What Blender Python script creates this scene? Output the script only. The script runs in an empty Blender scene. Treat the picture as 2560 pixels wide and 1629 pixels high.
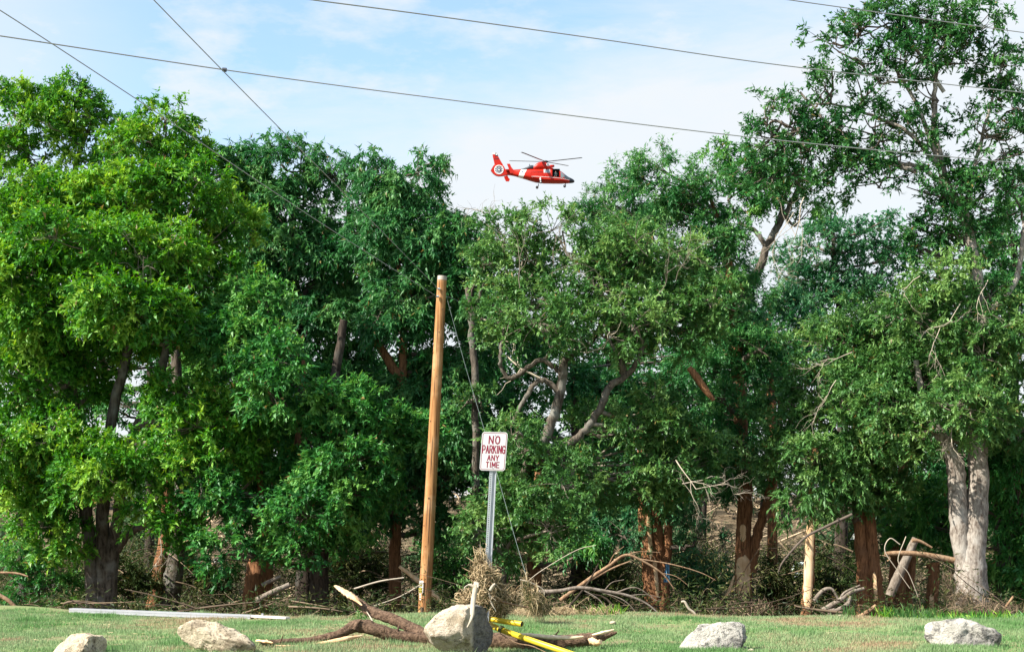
import bpy, math, random
import numpy as np
from mathutils import Vector

# ------------------------------------------------------------------ camera, sky, sun, exposure
S = bpy.context.scene
COL = S.collection
F = 3555.0          # focal length in photograph pixels (2560 wide)
H = 1.6             # eye height above the lawn
HOR = 1290.0        # horizon row in the photograph

cam_d = bpy.data.cameras.new('camera')
cam_d.sensor_width = 36.0
cam_d.lens = F / 2560.0 * 36.0
cam_d.shift_y = (HOR - 814.5) / 2560.0
cam_d.clip_start = 0.1
cam_d.clip_end = 3000.0
cam = bpy.data.objects.new('camera', cam_d)
cam.location = (0, 0, H)
cam.rotation_euler = (math.pi / 2, 0, 0)
COL.objects.link(cam)
S.camera = cam

SUN_DIR = Vector((-0.74, -0.40, 0.78)).normalized()     # from the scene towards the sun
sun_d = bpy.data.lights.new('sun', 'SUN')
sun_d.energy = 5.0
sun_d.angle = math.radians(0.53)
sun_d.color = (1.0, 0.94, 0.82)
sun = bpy.data.objects.new('sun', sun_d)
sun.rotation_euler = (-SUN_DIR).to_track_quat('-Z', 'Y').to_euler()
COL.objects.link(sun)

W = bpy.data.worlds.new('World')
S.world = W
W.use_nodes = True
nt = W.node_tree
nt.nodes.clear()
def wn(t, **k):
    n = nt.nodes.new(t)
    for a, b in k.items(): setattr(n, a, b)
    return n
def wmath(op, a, b=None, c=None, clamp=False):
    n = wn('ShaderNodeMath', operation=op, use_clamp=clamp)
    for i, v in enumerate((a, b, c)):
        if v is None: continue
        if isinstance(v, (int, float)): n.inputs[i].default_value = v
        else: nt.links.new(v, n.inputs[i])
    return n.outputs[0]
out = wn('ShaderNodeOutputWorld'); bg = wn('ShaderNodeBackground')
sky = wn('ShaderNodeTexSky', sky_type='NISHITA')
sky.sun_disc = False
sky.sun_elevation = math.asin(SUN_DIR.z)
sky.sun_rotation = math.atan2(SUN_DIR.x, SUN_DIR.y)
sky.air_density = 1.0; sky.dust_density = 0.6; sky.ozone_density = 1.5
tc = wn('ShaderNodeTexCoord')
sep = wn('ShaderNodeSeparateXYZ'); nt.links.new(tc.outputs['Generated'], sep.inputs[0])
X_, Z_ = sep.outputs[0], sep.outputs[2]
# cloud veil: streaks stretched along a slightly tilted line, over the whole sky
mp = wn('ShaderNodeMapping'); nt.links.new(tc.outputs['Generated'], mp.inputs[0])
mp.inputs['Rotation'].default_value = (0, math.radians(12), 0)
mp.inputs['Scale'].default_value = (2.2, 2.2, 9.0)
n1 = wn('ShaderNodeTexNoise'); nt.links.new(mp.outputs[0], n1.inputs['Vector'])
n1.inputs['Scale'].default_value = 2.2; n1.inputs['Detail'].default_value = 7; n1.inputs['Roughness'].default_value = 0.62
n1.inputs['Distortion'].default_value = 0.35
mp2 = wn('ShaderNodeMapping'); nt.links.new(tc.outputs['Generated'], mp2.inputs[0])
mp2.inputs['Rotation'].default_value = (0, math.radians(12), 0)
mp2.inputs['Scale'].default_value = (3.0, 3.0, 8.0); mp2.inputs['Location'].default_value = (3.1, 1.7, 0.4)
n2 = wn('ShaderNodeTexNoise'); nt.links.new(mp2.outputs[0], n2.inputs['Vector'])
n2.inputs['Scale'].default_value = 5.0; n2.inputs['Detail'].default_value = 6; n2.inputs['Roughness'].default_value = 0.6
line = wmath('SUBTRACT', Z_, wmath('MULTIPLY_ADD', X_, 0.22, 0.285))     # above the bank of cloud
edge = wmath('MULTIPLY_ADD', wmath('SUBTRACT', n1.outputs[0], 0.5), 0.16, line)
blue = wmath('MULTIPLY_ADD', edge, 13.0, 0.42, clamp=True)
thin = wmath('MULTIPLY_ADD', wmath('SUBTRACT', n2.outputs[0], 0.43), 4.0, 0.0, clamp=True)
left = wmath('MULTIPLY_ADD', X_, -7.0, -1.55, clamp=True)
veil = wmath('MAXIMUM', wmath('SUBTRACT', 1.0, blue), wmath('MULTIPLY', thin, 0.75))
veil = wmath('MAXIMUM', veil, wmath('MULTIPLY', left, 0.8))
veil = wmath('MULTIPLY_ADD', veil, 0.80, wmath('MULTIPLY_ADD', n2.outputs[0], 0.22, 0.02), clamp=True)
mx = wn('ShaderNodeMix', data_type='RGBA')
nt.links.new(veil, mx.inputs[0])
lift = wn('ShaderNodeMix', data_type='RGBA', blend_type='ADD')   # thin high haze over the blue
lift.inputs[0].default_value = 1.0
nt.links.new(sky.outputs[0], lift.inputs[6]); lift.inputs[7].default_value = (0.25, 0.60, 0.85, 1)
nt.links.new(lift.outputs[2], mx.inputs[6])
mx.inputs[7].default_value = (3.78, 3.94, 4.06, 1)
nt.links.new(mx.outputs[2], bg.inputs[0])
bg.inputs[1].default_value = 0.1
nt.links.new(bg.outputs[0], out.inputs[0])

S.view_settings.view_transform = 'Standard'
S.view_settings.look = 'None'
S.view_settings.gamma = 1.0
S.view_settings.use_curve_mapping = False
S.view_settings.exposure = 1.27
S.render.engine = 'CYCLES'
S.cycles.max_bounces = 6
S.cycles.diffuse_bounces = 3
S.cycles.transmission_bounces = 3

# ------------------------------------------------------------------ helpers
def P(px, py, d):
    """the place that the photograph shows at (px, py), d metres away"""
    return np.array([(px - 1280.0) / F * d, d, H + (HOR - py) / F * d])

def crest(x): return 22.75 - 0.03 * x + np.where(x < 0, 0.010 * x * x, 0.0)
def smooth(t):
    t = np.clip(t, 0, 1); return t * t * (3 - 2 * t)
def ground_z(x, y):
    x = np.asarray(x, float); y = np.asarray(y, float)
    c = crest(np.clip(x, -14, 14))
    z = 0.035 * np.sin(x * 0.7 + 1.0) * np.sin(y * 0.6) + 0.02 * np.sin(x * 1.9 + y)
    z = z - 1.35 * smooth((y - c) / 7.0) - 1.3 * smooth((y - 30) / 16)
    z = z + 5.6 * smooth((y - 58) / 45) + 2.0 * smooth((y - 110) / 300)
    z = z + np.where(y > 24, 0.12 * np.sin(x * 0.9) * np.cos(y * 0.7), 0)
    return z
def gz(x, y): return float(ground_z(x, y))

class MB:
    def __init__(s): s.v = []; s.f = []; s.n = 0; s.tone = []
    def add(s, verts, faces, tone=None):
        verts = np.asarray(verts, float).reshape(-1, 3); faces = np.asarray(faces, np.int64)
        s.v.append(verts); s.f.append(faces + s.n); s.n += len(verts)
        s.tone.append(np.full(len(faces), 0.5) if tone is None else np.broadcast_to(np.asarray(tone, float), (len(faces),)))
        return s
    def box(s, c, size, rot=None):
        c = np.array(c, float); h = np.array(size, float) / 2
        v = np.array([[i, j, k] for i in (-1, 1) for j in (-1, 1) for k in (-1, 1)]) * h
        if rot is not None: v = v @ np.array(rot).T
        return s.add(v + c, [[0, 1, 3, 2], [4, 6, 7, 5], [0, 4, 5, 1], [2, 3, 7, 6], [0, 2, 6, 4], [1, 5, 7, 3]])
    def tube(s, pts, rad, n=12, jit=0.0, seed=0, cap=True, ridge=0.0, sub=1, flat=1.0):
        pts = np.asarray(pts, float); rad = np.asarray(rad, float)
        if sub > 1: pts, rad = resample(pts, rad, sub)
        rg = np.random.default_rng(seed)
        m = len(pts); t = np.gradient(pts, axis=0); t /= np.linalg.norm(t, axis=1)[:, None] + 1e-9
        up = np.array([0, 0, 1.0]) if abs(t[0][2]) < 0.9 else np.array([1.0, 0, 0])
        a = np.cross(t[0], up); a /= np.linalg.norm(a)
        ang = np.arange(n) / n * 2 * np.pi
        rid = rg.normal(0, 1, n)
        V = []
        for i in range(m):
            a = a - t[i] * a.dot(t[i]); a /= np.linalg.norm(a); b = np.cross(t[i], a)
            rid = rid * 0.93 + rg.normal(0, 0.37, n)
            r = rad[i] * (1 + ridge * rid + jit * rg.normal(0, 1, n))
            V.append(pts[i] + np.outer(np.cos(ang) * r, a) + np.outer(np.sin(ang) * r * flat, b))
        V = np.concatenate(V)
        i0 = np.arange(m - 1)[:, None] * n + np.arange(n)[None]
        i1 = np.arange(m - 1)[:, None] * n + (np.arange(n)[None] + 1) % n
        Fq = np.stack([i0, i1, i1 + n, i0 + n], -1).reshape(-1, 4)
        s.add(V, Fq)
        if cap:
            for base, rev in ((0, True), ((m - 1) * n, False)):
                cidx = len(V); cv = V[base:base + n].mean(0)
                tri = [[base + k, base + (k + 1) % n] for k in range(n)]
                vv = np.vstack([V[base:base + n], cv]); ff = [[k, (k + 1) % n, n, n] for k in range(n)]
                # triangles kept as degenerate-free quads below
                s.addtri(vv, [[k, (k + 1) % n, n] if not rev else [(k + 1) % n, k, n] for k in range(n)])
        return s
    def leaves3(s, base, dr, nr, L, Wd, tone):
        N = len(base)
        dr = dr / (np.linalg.norm(dr, axis=1)[:, None] + 1e-9)
        side = np.cross(dr, nr); side /= np.linalg.norm(side, axis=1)[:, None] + 1e-9
        L = np.broadcast_to(L, (N,))[:, None]; Wd = np.broadcast_to(Wd, (N,))[:, None]
        V = np.stack([base - side * Wd * 0.42, base + side * Wd * 0.42 + dr * L * 0.25, base + dr * L], 1).reshape(-1, 3)
        return s.addtri(V, np.arange(N * 3).reshape(N, 3), tone)
    def addtri(s, verts, tris, tone=None):
        verts = np.asarray(verts, float).reshape(-1, 3); tris = np.asarray(tris, np.int64)
        q = np.concatenate([tris, -np.ones((len(tris), 1), np.int64)], 1)
        s.v.append(verts); q[:, :3] += s.n; q[:, 3] = -1; s.f.append(q); s.n += len(verts)
        s.tone.append(np.full(len(tris), 0.5) if tone is None else np.broadcast_to(np.asarray(tone, float), (len(tris),)))
        return s
    def tubes(s, pts, rad, n=3, tone=None):
        """many thin tubes at once: pts (K,m,3), rad (K,m)"""
        pts = np.asarray(pts, float); rad = np.asarray(rad, float); K, m, _ = pts.shape
        if K == 0: return s
        t = np.gradient(pts, axis=1); t /= np.linalg.norm(t, axis=2)[..., None] + 1e-9
        up = np.where(np.abs(t[..., 2:3]) < 0.9, np.array([0, 0, 1.0]), np.array([1.0, 0, 0]))
        a = np.cross(t, up); a /= np.linalg.norm(a, axis=2)[..., None] + 1e-9; b = np.cross(t, a)
        ang = np.arange(n) / n * 2 * np.pi
        V = pts[:, :, None] + rad[:, :, None, None] * (np.cos(ang)[:, None] * a[:, :, None] + np.sin(ang)[:, None] * b[:, :, None])
        base = (np.arange(K) * m * n)[:, None, None] + (np.arange(m - 1) * n)[None, :, None]
        k = np.arange(n)[None, None]; k2 = (k + 1) % n
        Fq = np.stack([base + k, base + k2, base + k2 + n, base + k + n], -1).reshape(-1, 4)
        tn = None if tone is None else np.repeat(tone, (m - 1) * n)
        return s.add(V.reshape(-1, 3), Fq, tn)
    def leaves(s, base, dr, nr, L, Wd, tone, fold=0.12):
        N = len(base)
        if N == 0: return s
        dr = dr / (np.linalg.norm(dr, axis=1)[:, None] + 1e-9)
        side = np.cross(dr, nr); side /= np.linalg.norm(side, axis=1)[:, None] + 1e-9
        nn = np.cross(side, dr)
        L = np.broadcast_to(L, (N,))[:, None]; Wd = np.broadcast_to(Wd, (N,))[:, None]
        mid = base + dr * L * 0.42 + nn * L * fold
        V = np.stack([base, mid + side * Wd / 2, base + dr * L - nn * L * fold * 0.6, mid - side * Wd / 2], 1).reshape(-1, 3)
        return s.add(V, np.arange(N * 4).reshape(N, 4), tone)

def resample(pts, rad, sub):
    """Catmull-Rom through the points"""
    p = np.vstack([2 * pts[0] - pts[1], pts, 2 * pts[-1] - pts[-2]]); out = []; ro = []
    for i in range(len(pts) - 1):
        for k in range(sub):
            t = k / sub; a, b, c, d = p[i:i + 4]
            out.append(0.5 * (2 * b + (c - a) * t + (2 * a - 5 * b + 4 * c - d) * t * t + (3 * b - a - 3 * c + d) * t ** 3))
            ro.append(rad[i] * (1 - t) + rad[i + 1] * t)
    out.append(pts[-1]); ro.append(rad[-1])
    return np.array(out), np.array(ro)

ORG = {}
def make(name, mb, mat, parent=None, smooth_=False, origin=None, kind=None):
    V = np.concatenate(mb.v); Fq = np.concatenate(mb.f); T = np.concatenate(mb.tone)
    if parent is not None:
        o0 = ORG[parent]
    else:
        o0 = np.array(origin if origin is not None else [V[:, 0].mean(), V[:, 1].mean(), V[:, 2].min()])
    V = V - o0
    me = bpy.data.meshes.new(name)
    tri = Fq[:, 3] < 0
    cnt = np.where(tri, 3, 4); flat = Fq.reshape(-1)[~(Fq.reshape(-1) < 0)]
    me.vertices.add(len(V)); me.vertices.foreach_set('co', V.astype(np.float32).ravel())
    me.loops.add(len(flat)); me.loops.foreach_set('vertex_index', flat.astype(np.int32))
    me.polygons.add(len(Fq)); me.polygons.foreach_set('loop_start', np.concatenate([[0], np.cumsum(cnt)[:-1]]).astype(np.int32))
    me.polygons.foreach_set('use_smooth', np.full(len(Fq), smooth_))
    at = me.attributes.new('tone', 'FLOAT', 'FACE'); at.data.foreach_set('value', T.astype(np.float32))
    me.update(calc_edges=True)
    me.materials.append(mat)
    o = bpy.data.objects.new(name, me); COL.objects.link(o)
    if parent is None: o.location = o0
    else: o.parent = parent
    ORG[o] = o0
    if kind: o['kind'] = kind
    return o
def empty(name, loc):
    o = bpy.data.objects.new(name, None); COL.objects.link(o); o.location = loc; o.empty_display_size = 0.2
    ORG[o] = np.array(loc, float); return o
def tag(o, label, cat, group=None, kind=None):
    o['label'] = label; o['category'] = cat
    if group: o['group'] = group
    if kind: o['kind'] = kind
    return o

# ------------------------------------------------------------------ materials
def mat_base(name):
    m = bpy.data.materials.new(name); m.use_nodes = True
    t = m.node_tree; t.nodes.clear()
    return m, t
def simple(name, col, rough=0.6, metal=0.0, spec=0.5, noise=0.0, nscale=8.0, bump=0.0, stretch=(1, 1, 1), col2=None, contrast=(0.3, 0.7)):
    m, t = mat_base(name)
    o = t.nodes.new('ShaderNodeOutputMaterial'); p = t.nodes.new('ShaderNodeBsdfPrincipled')
    t.links.new(p.outputs[0], o.inputs[0])
    p.inputs['Roughness'].default_value = rough; p.inputs['Metallic'].default_value = metal
    p.inputs['Specular IOR Level'].default_value = spec
    if col2 is None:
        k = 1 - noise; col2 = tuple(c * k for c in col)
    g = t.nodes.new('ShaderNodeTexCoord'); mp = t.nodes.new('ShaderNodeMapping'); mp.inputs['Scale'].default_value = stretch
    t.links.new(g.outputs['Object'], mp.inputs[0])
    n = t.nodes.new('ShaderNodeTexNoise'); n.inputs['Scale'].default_value = nscale; n.inputs['Detail'].default_value = 6
    n.inputs['Roughness'].default_value = 0.65
    t.links.new(mp.outputs[0], n.inputs['Vector'])
    r = t.nodes.new('ShaderNodeValToRGB'); r.color_ramp.elements[0].position = contrast[0]; r.color_ramp.elements[1].position = contrast[1]
    r.color_ramp.elements[0].color = (*col2, 1); r.color_ramp.elements[1].color = (*col, 1)
    t.links.new(n.outputs[0], r.inputs[0]); t.links.new(r.outputs[0], p.inputs['Base Color'])
    if bump:
        b = t.nodes.new('ShaderNodeBump'); b.inputs['Strength'].default_value = 1.0; b.inputs['Distance'].default_value = bump
        t.links.new(n.outputs[0], b.inputs['Height']); t.links.new(b.outputs[0], p.inputs['Normal'])
    return m
def leaf_mat(name, c0, c1, c2, trans=0.35, gloss=0.07):
    m, t = mat_base(name); N = t.nodes.new; Lk = t.links.new
    o = N('ShaderNodeOutputMaterial'); a = N('ShaderNodeAttribute'); a.attribute_name = 'tone'
    r = N('ShaderNodeValToRGB'); e = r.color_ramp.elements
    e[0].position = 0.12; e[0].color = (*c0, 1); e[1].position = 0.9; e[1].color = (*c2, 1)
    k = e.new(0.5); k.color = (*c1, 1); k = e.new(0.945); k.color = (*c2, 1); k = e.new(0.97); k.color = (0.22, 0.16, 0.05, 1)
    Lk(a.outputs['Fac'], r.inputs[0])
    d = N('ShaderNodeBsdfDiffuse'); tr = N('ShaderNodeBsdfTranslucent'); mx = N('ShaderNodeMixShader'); mx.inputs[0].default_value = trans
    hs = N('ShaderNodeHueSaturation'); hs.inputs['Hue'].default_value = 0.485; hs.inputs['Saturation'].default_value = 1.1; hs.inputs['Value'].default_value = 1.25
    Lk(r.outputs[0], d.inputs[0]); Lk(r.outputs[0], hs.inputs['Color']); Lk(hs.outputs[0], tr.inputs[0])
    Lk(d.outputs[0], mx.inputs[1]); Lk(tr.outputs[0], mx.inputs[2])
    g = N('ShaderNodeBsdfGlossy'); g.inputs['Roughness'].default_value = 0.5; g.inputs[0].default_value = (0.9, 0.95, 1, 1)
    m2 = N('ShaderNodeMixShader'); m2.inputs[0].default_value = gloss * 0.35
    Lk(mx.outputs[0], m2.inputs[1]); Lk(g.outputs[0], m2.inputs[2]); Lk(m2.outputs[0], o.inputs[0])
    return m
def tone_mat(name, c0, c1, rough=0.8):
    m, t = mat_base(name); N = t.nodes.new; Lk = t.links.new
    o = N('ShaderNodeOutputMaterial'); a = N('ShaderNodeAttribute'); a.attribute_name = 'tone'
    r = N('ShaderNodeValToRGB'); e = r.color_ramp.elements; e[0].color = (*c0, 1); e[1].color = (*c1, 1)
    Lk(a.outputs['Fac'], r.inputs[0]); p = N('ShaderNodeBsdfPrincipled'); p.inputs['Roughness'].default_value = rough
    p.inputs['Specular IOR Level'].default_value = 0.2
    Lk(r.outputs[0], p.inputs['Base Color']); Lk(p.outputs[0], o.inputs[0]); return m
def bark_mat(name, light, dark, patch, scale=9.0, zs=0.18, bump=0.02, patch_amt=0.55):
    """vertical furrows plus patches of another tone"""
    m, t = mat_base(name); N = t.nodes.new; Lk = t.links.new
    o = N('ShaderNodeOutputMaterial'); p = N('ShaderNodeBsdfPrincipled'); Lk(p.outputs[0], o.inputs[0])
    p.inputs['Roughness'].default_value = 0.9; p.inputs['Specular IOR Level'].default_value = 0.15
    g = N('ShaderNodeTexCoord'); mp = N('ShaderNodeMapping'); mp.inputs['Scale'].default_value = (1, 1, zs); Lk(g.outputs['Object'], mp.inputs[0])
    n = N('ShaderNodeTexNoise'); n.inputs['Scale'].default_value = scale; n.inputs['Detail'].default_value = 8; n.inputs['Roughness'].default_value = 0.7
    n.inputs['Distortion'].default_value = 0.4
    Lk(mp.outputs[0], n.inputs['Vector'])
    r = N('ShaderNodeValToRGB'); e = r.color_ramp.elements; e[0].position = 0.38; e[0].color = (*dark, 1); e[1].position = 0.62; e[1].color = (*light, 1)
    Lk(n.outputs[0], r.inputs[0])
    n2 = N('ShaderNodeTexNoise'); n2.inputs['Scale'].default_value = 2.6; n2.inputs['Detail'].default_value = 5; Lk(g.outputs['Object'], n2.inputs['Vector'])
    r2 = N('ShaderNodeValToRGB'); r2.color_ramp.elements[0].position = 0.5; r2.color_ramp.elements[1].position = 0.66
    Lk(n2.outputs[0], r2.inputs[0])
    ml = N('ShaderNodeMath'); ml.operation = 'MULTIPLY'; ml.inputs[1].default_value = patch_amt; Lk(r2.outputs[0], ml.inputs[0])
    mx = N('ShaderNodeMix'); mx.data_type = 'RGBA'; Lk(ml.outputs[0], mx.inputs[0]); Lk(r.outputs[0], mx.inputs[6]); mx.inputs[7].default_value = (*patch, 1)
    Lk(mx.outputs[2], p.inputs['Base Color'])
    b = N('ShaderNodeBump'); b.inputs['Distance'].default_value = bump; Lk(n.outputs[0], b.inputs['Height']); Lk(b.outputs[0], p.inputs['Normal'])
    return m

M = {}
M['bark_grey'] = bark_mat('grey_bark', (0.36, 0.32, 0.28), (0.11, 0.085, 0.07), (0.42, 0.40, 0.37), 16, 0.35)
M['bark_red'] = bark_mat('red_brown_bark', (0.34, 0.165, 0.080), (0.085, 0.038, 0.020), (0.22, 0.115, 0.065), 26, 0.12, bump=0.035, patch_amt=0.6)
M['bark_dark'] = bark_mat('dark_bark', (0.075, 0.058, 0.046), (0.016, 0.012, 0.010), (0.11, 0.11, 0.10), 14, 0.18, patch_amt=0.45)
M['bark_mid'] = bark_mat('furrowed_bark', (0.15, 0.125, 0.10), (0.035, 0.028, 0.022), (0.22, 0.22, 0.20), 14, 0.25, patch_amt=0.6)
M['bare_wood'] = bark_mat('bare_wood', (0.74, 0.53, 0.33), (0.50, 0.30, 0.16), (0.76, 0.60, 0.42), 14, 0.06, bump=0.006)
M['twig_grey'] = simple('twig_grey', (0.28, 0.235, 0.19), 0.9, noise=0.5, nscale=3)
M['twig_pale'] = simple('twig_pale', (0.50, 0.43, 0.34), 0.9, noise=0.4, nscale=3)
M['twig_dark'] = simple('twig_dark', (0.13, 0.10, 0.08), 0.9, noise=0.5, nscale=3)
M['branch_tan'] = bark_mat('branch_tan', (0.36, 0.24, 0.15), (0.16, 0.09, 0.05), (0.26, 0.19, 0.13), 14, 0.5)
M['branch_grey'] = bark_mat('branch_grey', (0.25, 0.21, 0.175), (0.10, 0.078, 0.06), (0.28, 0.26, 0.23), 14, 0.5)
M['leaf_yellow'] = leaf_mat('leaf_yellow_green', (0.024, 0.135, 0.012), (0.085, 0.285, 0.026), (0.290, 0.480, 0.058))
M['leaf_mid'] = leaf_mat('leaf_mid_green', (0.018, 0.112, 0.022), (0.050, 0.220, 0.042), (0.175, 0.375, 0.075))
M['leaf_deep'] = leaf_mat('leaf_deep_green', (0.016, 0.098, 0.026), (0.042, 0.182, 0.050), (0.135, 0.305, 0.085))
M['leaf_elm'] = leaf_mat('leaf_soft_green', (0.034, 0.120, 0.028), (0.080, 0.208, 0.050), (0.200, 0.340, 0.095))
M['leaf_blue'] = leaf_mat('leaf_blue_green', (0.022, 0.110, 0.045), (0.052, 0.185, 0.075), (0.125, 0.290, 0.125))
M['leaf_tall'] = leaf_mat('leaf_dark_glossy', (0.014, 0.080, 0.022), (0.034, 0.140, 0.036), (0.090, 0.230, 0.060))
M['leaf_olive'] = leaf_mat('leaf_olive', (0.014, 0.034, 0.008), (0.036, 0.062, 0.016), (0.110, 0.115, 0.040), 0.25, 0.03)
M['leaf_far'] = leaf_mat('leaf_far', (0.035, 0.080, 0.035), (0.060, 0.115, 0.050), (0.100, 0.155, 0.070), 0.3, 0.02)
M['straw'] = tone_mat('dry_straw', (0.13, 0.085, 0.04), (0.66, 0.52, 0.33))
M['wrack'] = tone_mat('bank_debris', (0.06, 0.042, 0.028), (0.46, 0.35, 0.23))
M['brush_twig'] = tone_mat('brush_twigs', (0.025, 0.018, 0.012), (0.30, 0.22, 0.15))

# ------------------------------------------------------------------ the ground
ys = np.concatenate([np.linspace(-12, 12, 13), np.linspace(12.4, 32, 60), np.linspace(33, 120, 70), np.linspace(130, 2500, 30)])
xs = np.concatenate([np.linspace(-1500, -50, 20), np.linspace(-46, -13, 20), np.linspace(-12.5, 12.5, 80), np.linspace(13, 46, 20), np.linspace(50, 1500, 20)])
gx, gy = np.meshgrid(xs, ys)
zz = ground_z(gx, gy)
V = np.stack([gx, gy, zz], -1).reshape(-1, 3)
nx = len(xs); ii = (np.arange(len(ys) - 1)[:, None] * nx + np.arange(nx - 1)[None]).reshape(-1)
g = MB().add(V, np.stack([ii, ii + 1, ii + 1 + nx, ii + nx], -1))
m, t = mat_base('ground'); N = t.nodes.new; Lk = t.links.new
o_ = N('ShaderNodeOutputMaterial'); p_ = N('ShaderNodeBsdfPrincipled'); Lk(p_.outputs[0], o_.inputs[0]); p_.inputs['Roughness'].default_value = 0.95
p_.inputs['Specular IOR Level'].default_value = 0.1
tc_ = N('ShaderNodeTexCoord'); na = N('ShaderNodeTexNoise'); na.inputs['Scale'].default_value = 0.9; na.inputs['Detail'].default_value = 8
na.inputs['Roughness'].default_value = 0.7
Lk(tc_.outputs['Object'], na.inputs['Vector'])
ra = N('ShaderNodeValToRGB'); e = ra.color_ramp.elements
e[0].position = 0.36; e[0].color = (0.20, 0.15, 0.10, 1); e[1].position = 0.56; e[1].color = (0.17, 0.22, 0.09, 1)
Lk(na.outputs[0], ra.inputs[0])
nb = N('ShaderNodeTexNoise'); nb.inputs['Scale'].default_value = 1.3; nb.inputs['Detail'].default_value = 8; Lk(tc_.outputs['Object'], nb.inputs['Vector'])
rb = N('ShaderNodeValToRGB'); e = rb.color_ramp.elements
e[0].position = 0.38; e[0].color = (0.03, 0.024, 0.015, 1); e[1].position = 0.68; e[1].color = (0.17, 0.13, 0.08, 1)
Lk(nb.outputs[0], rb.inputs[0])
sp = N('ShaderNodeSeparateXYZ'); Lk(tc_.outputs['Object'], sp.inputs[0])
mr = N('ShaderNodeMapRange'); mr.inputs['From Min'].default_value = 24.0; mr.inputs['From Max'].default_value = 26.5; Lk(sp.outputs[1], mr.inputs[0])
mxg = N('ShaderNodeMix'); mxg.data_type = 'RGBA'; Lk(mr.outputs[0], mxg.inputs[0]); Lk(ra.outputs[0], mxg.inputs[6]); Lk(rb.outputs[0], mxg.inputs[7])
Lk(mxg.outputs[2], p_.inputs['Base Color'])
bb = N('ShaderNodeBump'); bb.inputs['Distance'].default_value = 0.03; Lk(na.outputs[0], bb.inputs['Height']); Lk(bb.outputs[0], p_.inputs['Normal'])
ground = make('ground', g, m, origin=(0, 0, 0), smooth_=True, kind='structure')

# lawn grass: short blades, thick on the lawn in view
rg = np.random.default_rng(5)
def vnoise(x, y, s, seed=0):
    """cheap smooth value noise"""
    r = np.random.default_rng(seed).random((97, 97))
    u = x / s + 31.3; v = y / s + 17.7
    i = np.floor(u).astype(int); j = np.floor(v).astype(int); fu = smooth(u - i); fv = smooth(v - j)
    q = lambda a, b: r[a % 97, b % 97]
    return (q(i, j) * (1 - fu) + q(i + 1, j) * fu) * (1 - fv) + (q(i, j + 1) * (1 - fu) + q(i + 1, j + 1) * fu) * fv
NB = 420000
y = 14.6 + (23.9 - 14.6) * rg.random(NB) ** 1.0; x = (rg.random(NB) * 2 - 1) * (0.375 * y + 1.8)
keep = y < crest(np.clip(x, -14, 14)) + 0.9
dens = 0.55 * vnoise(x, y, 0.9, 1) + 0.3 * vnoise(x, y, 0.3, 2) + 0.15 * vnoise(x, y, 0.1, 3)
keep &= rg.random(NB) < np.clip((dens - 0.22) * 3.2, 0.10, 1.0)
x, y, dens = x[keep], y[keep], dens[keep]; n = len(x)
lush = np.clip((17.2 - y) / 1.6, 0, 1) * vnoise(x, y, 1.1, 8); clump = np.clip((vnoise(x, y, 0.45, 9) - 0.72) * 6, 0, 1)
hgt = (0.016 + 0.030 * dens + 0.02 * rg.random(n) ** 3) * np.where(rg.random(n) < 0.03, 1.9, 1) * (1 + 0.9 * lush + 0.8 * clump)
az = rg.random(n) * 6.283; lean = 0.75 * rg.random(n)
base = np.stack([x, y, ground_z(x, y) - 0.003], -1)
sd = np.stack([np.cos(az + 1.57), np.sin(az + 1.57), 0 * x], -1) * (0.0042 + 0.002 * rg.random(n))[:, None]
tip = base + np.stack([np.cos(az) * lean * hgt, np.sin(az) * lean * hgt, hgt], -1)
Vg = np.stack([base - sd, base + sd, tip], 1).reshape(-1, 3)
tn = np.clip(0.62 * vnoise(x, y, 1.6, 4) + 0.40 * vnoise(x, y, 0.4, 6) + 0.30 * rg.random(n) - 0.14 + 0.25 * lush + 0.15 * clump, 0, 1)
m, t = mat_base('lawn_grass'); N = t.nodes.new; Lk = t.links.new
o_ = N('ShaderNodeOutputMaterial'); a_ = N('ShaderNodeAttribute'); a_.attribute_name = 'tone'
r_ = N('ShaderNodeValToRGB'); e = r_.color_ramp.elements; e[0].position = 0.2; e[0].color = (0.36, 0.26, 0.17, 1); e[1].position = 0.85; e[1].color = (0.12, 0.25, 0.085, 1)
k = e.new(0.42); k.color = (0.27, 0.36, 0.19, 1)
Lk(a_.outputs['Fac'], r_.inputs[0]); d_ = N('ShaderNodeBsdfDiffuse'); t_ = N('ShaderNodeBsdfTranslucent'); x_ = N('ShaderNodeMixShader'); x_.inputs[0].default_value = 0.3
Lk(r_.outputs[0], d_.inputs[0]); Lk(r_.outputs[0], t_.inputs[0]); Lk(d_.outputs[0], x_.inputs[1]); Lk(t_.outputs[0], x_.inputs[2]); Lk(x_.outputs[0], o_.inputs[0])
gr = MB().addtri(Vg, np.arange(n * 3).reshape(n, 3), tn)
tag(make('lawn_grass', gr, m, origin=(0, 18, 0)), 'short patchy pale green grass covering the lawn in front of the trees', 'grass', kind='stuff')

# ------------------------------------------------------------------ trees
def rand_dirs(rg, n):
    v = rg.normal(0, 1, (n, 3)); return v / np.linalg.norm(v, axis=1)[:, None]

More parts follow.
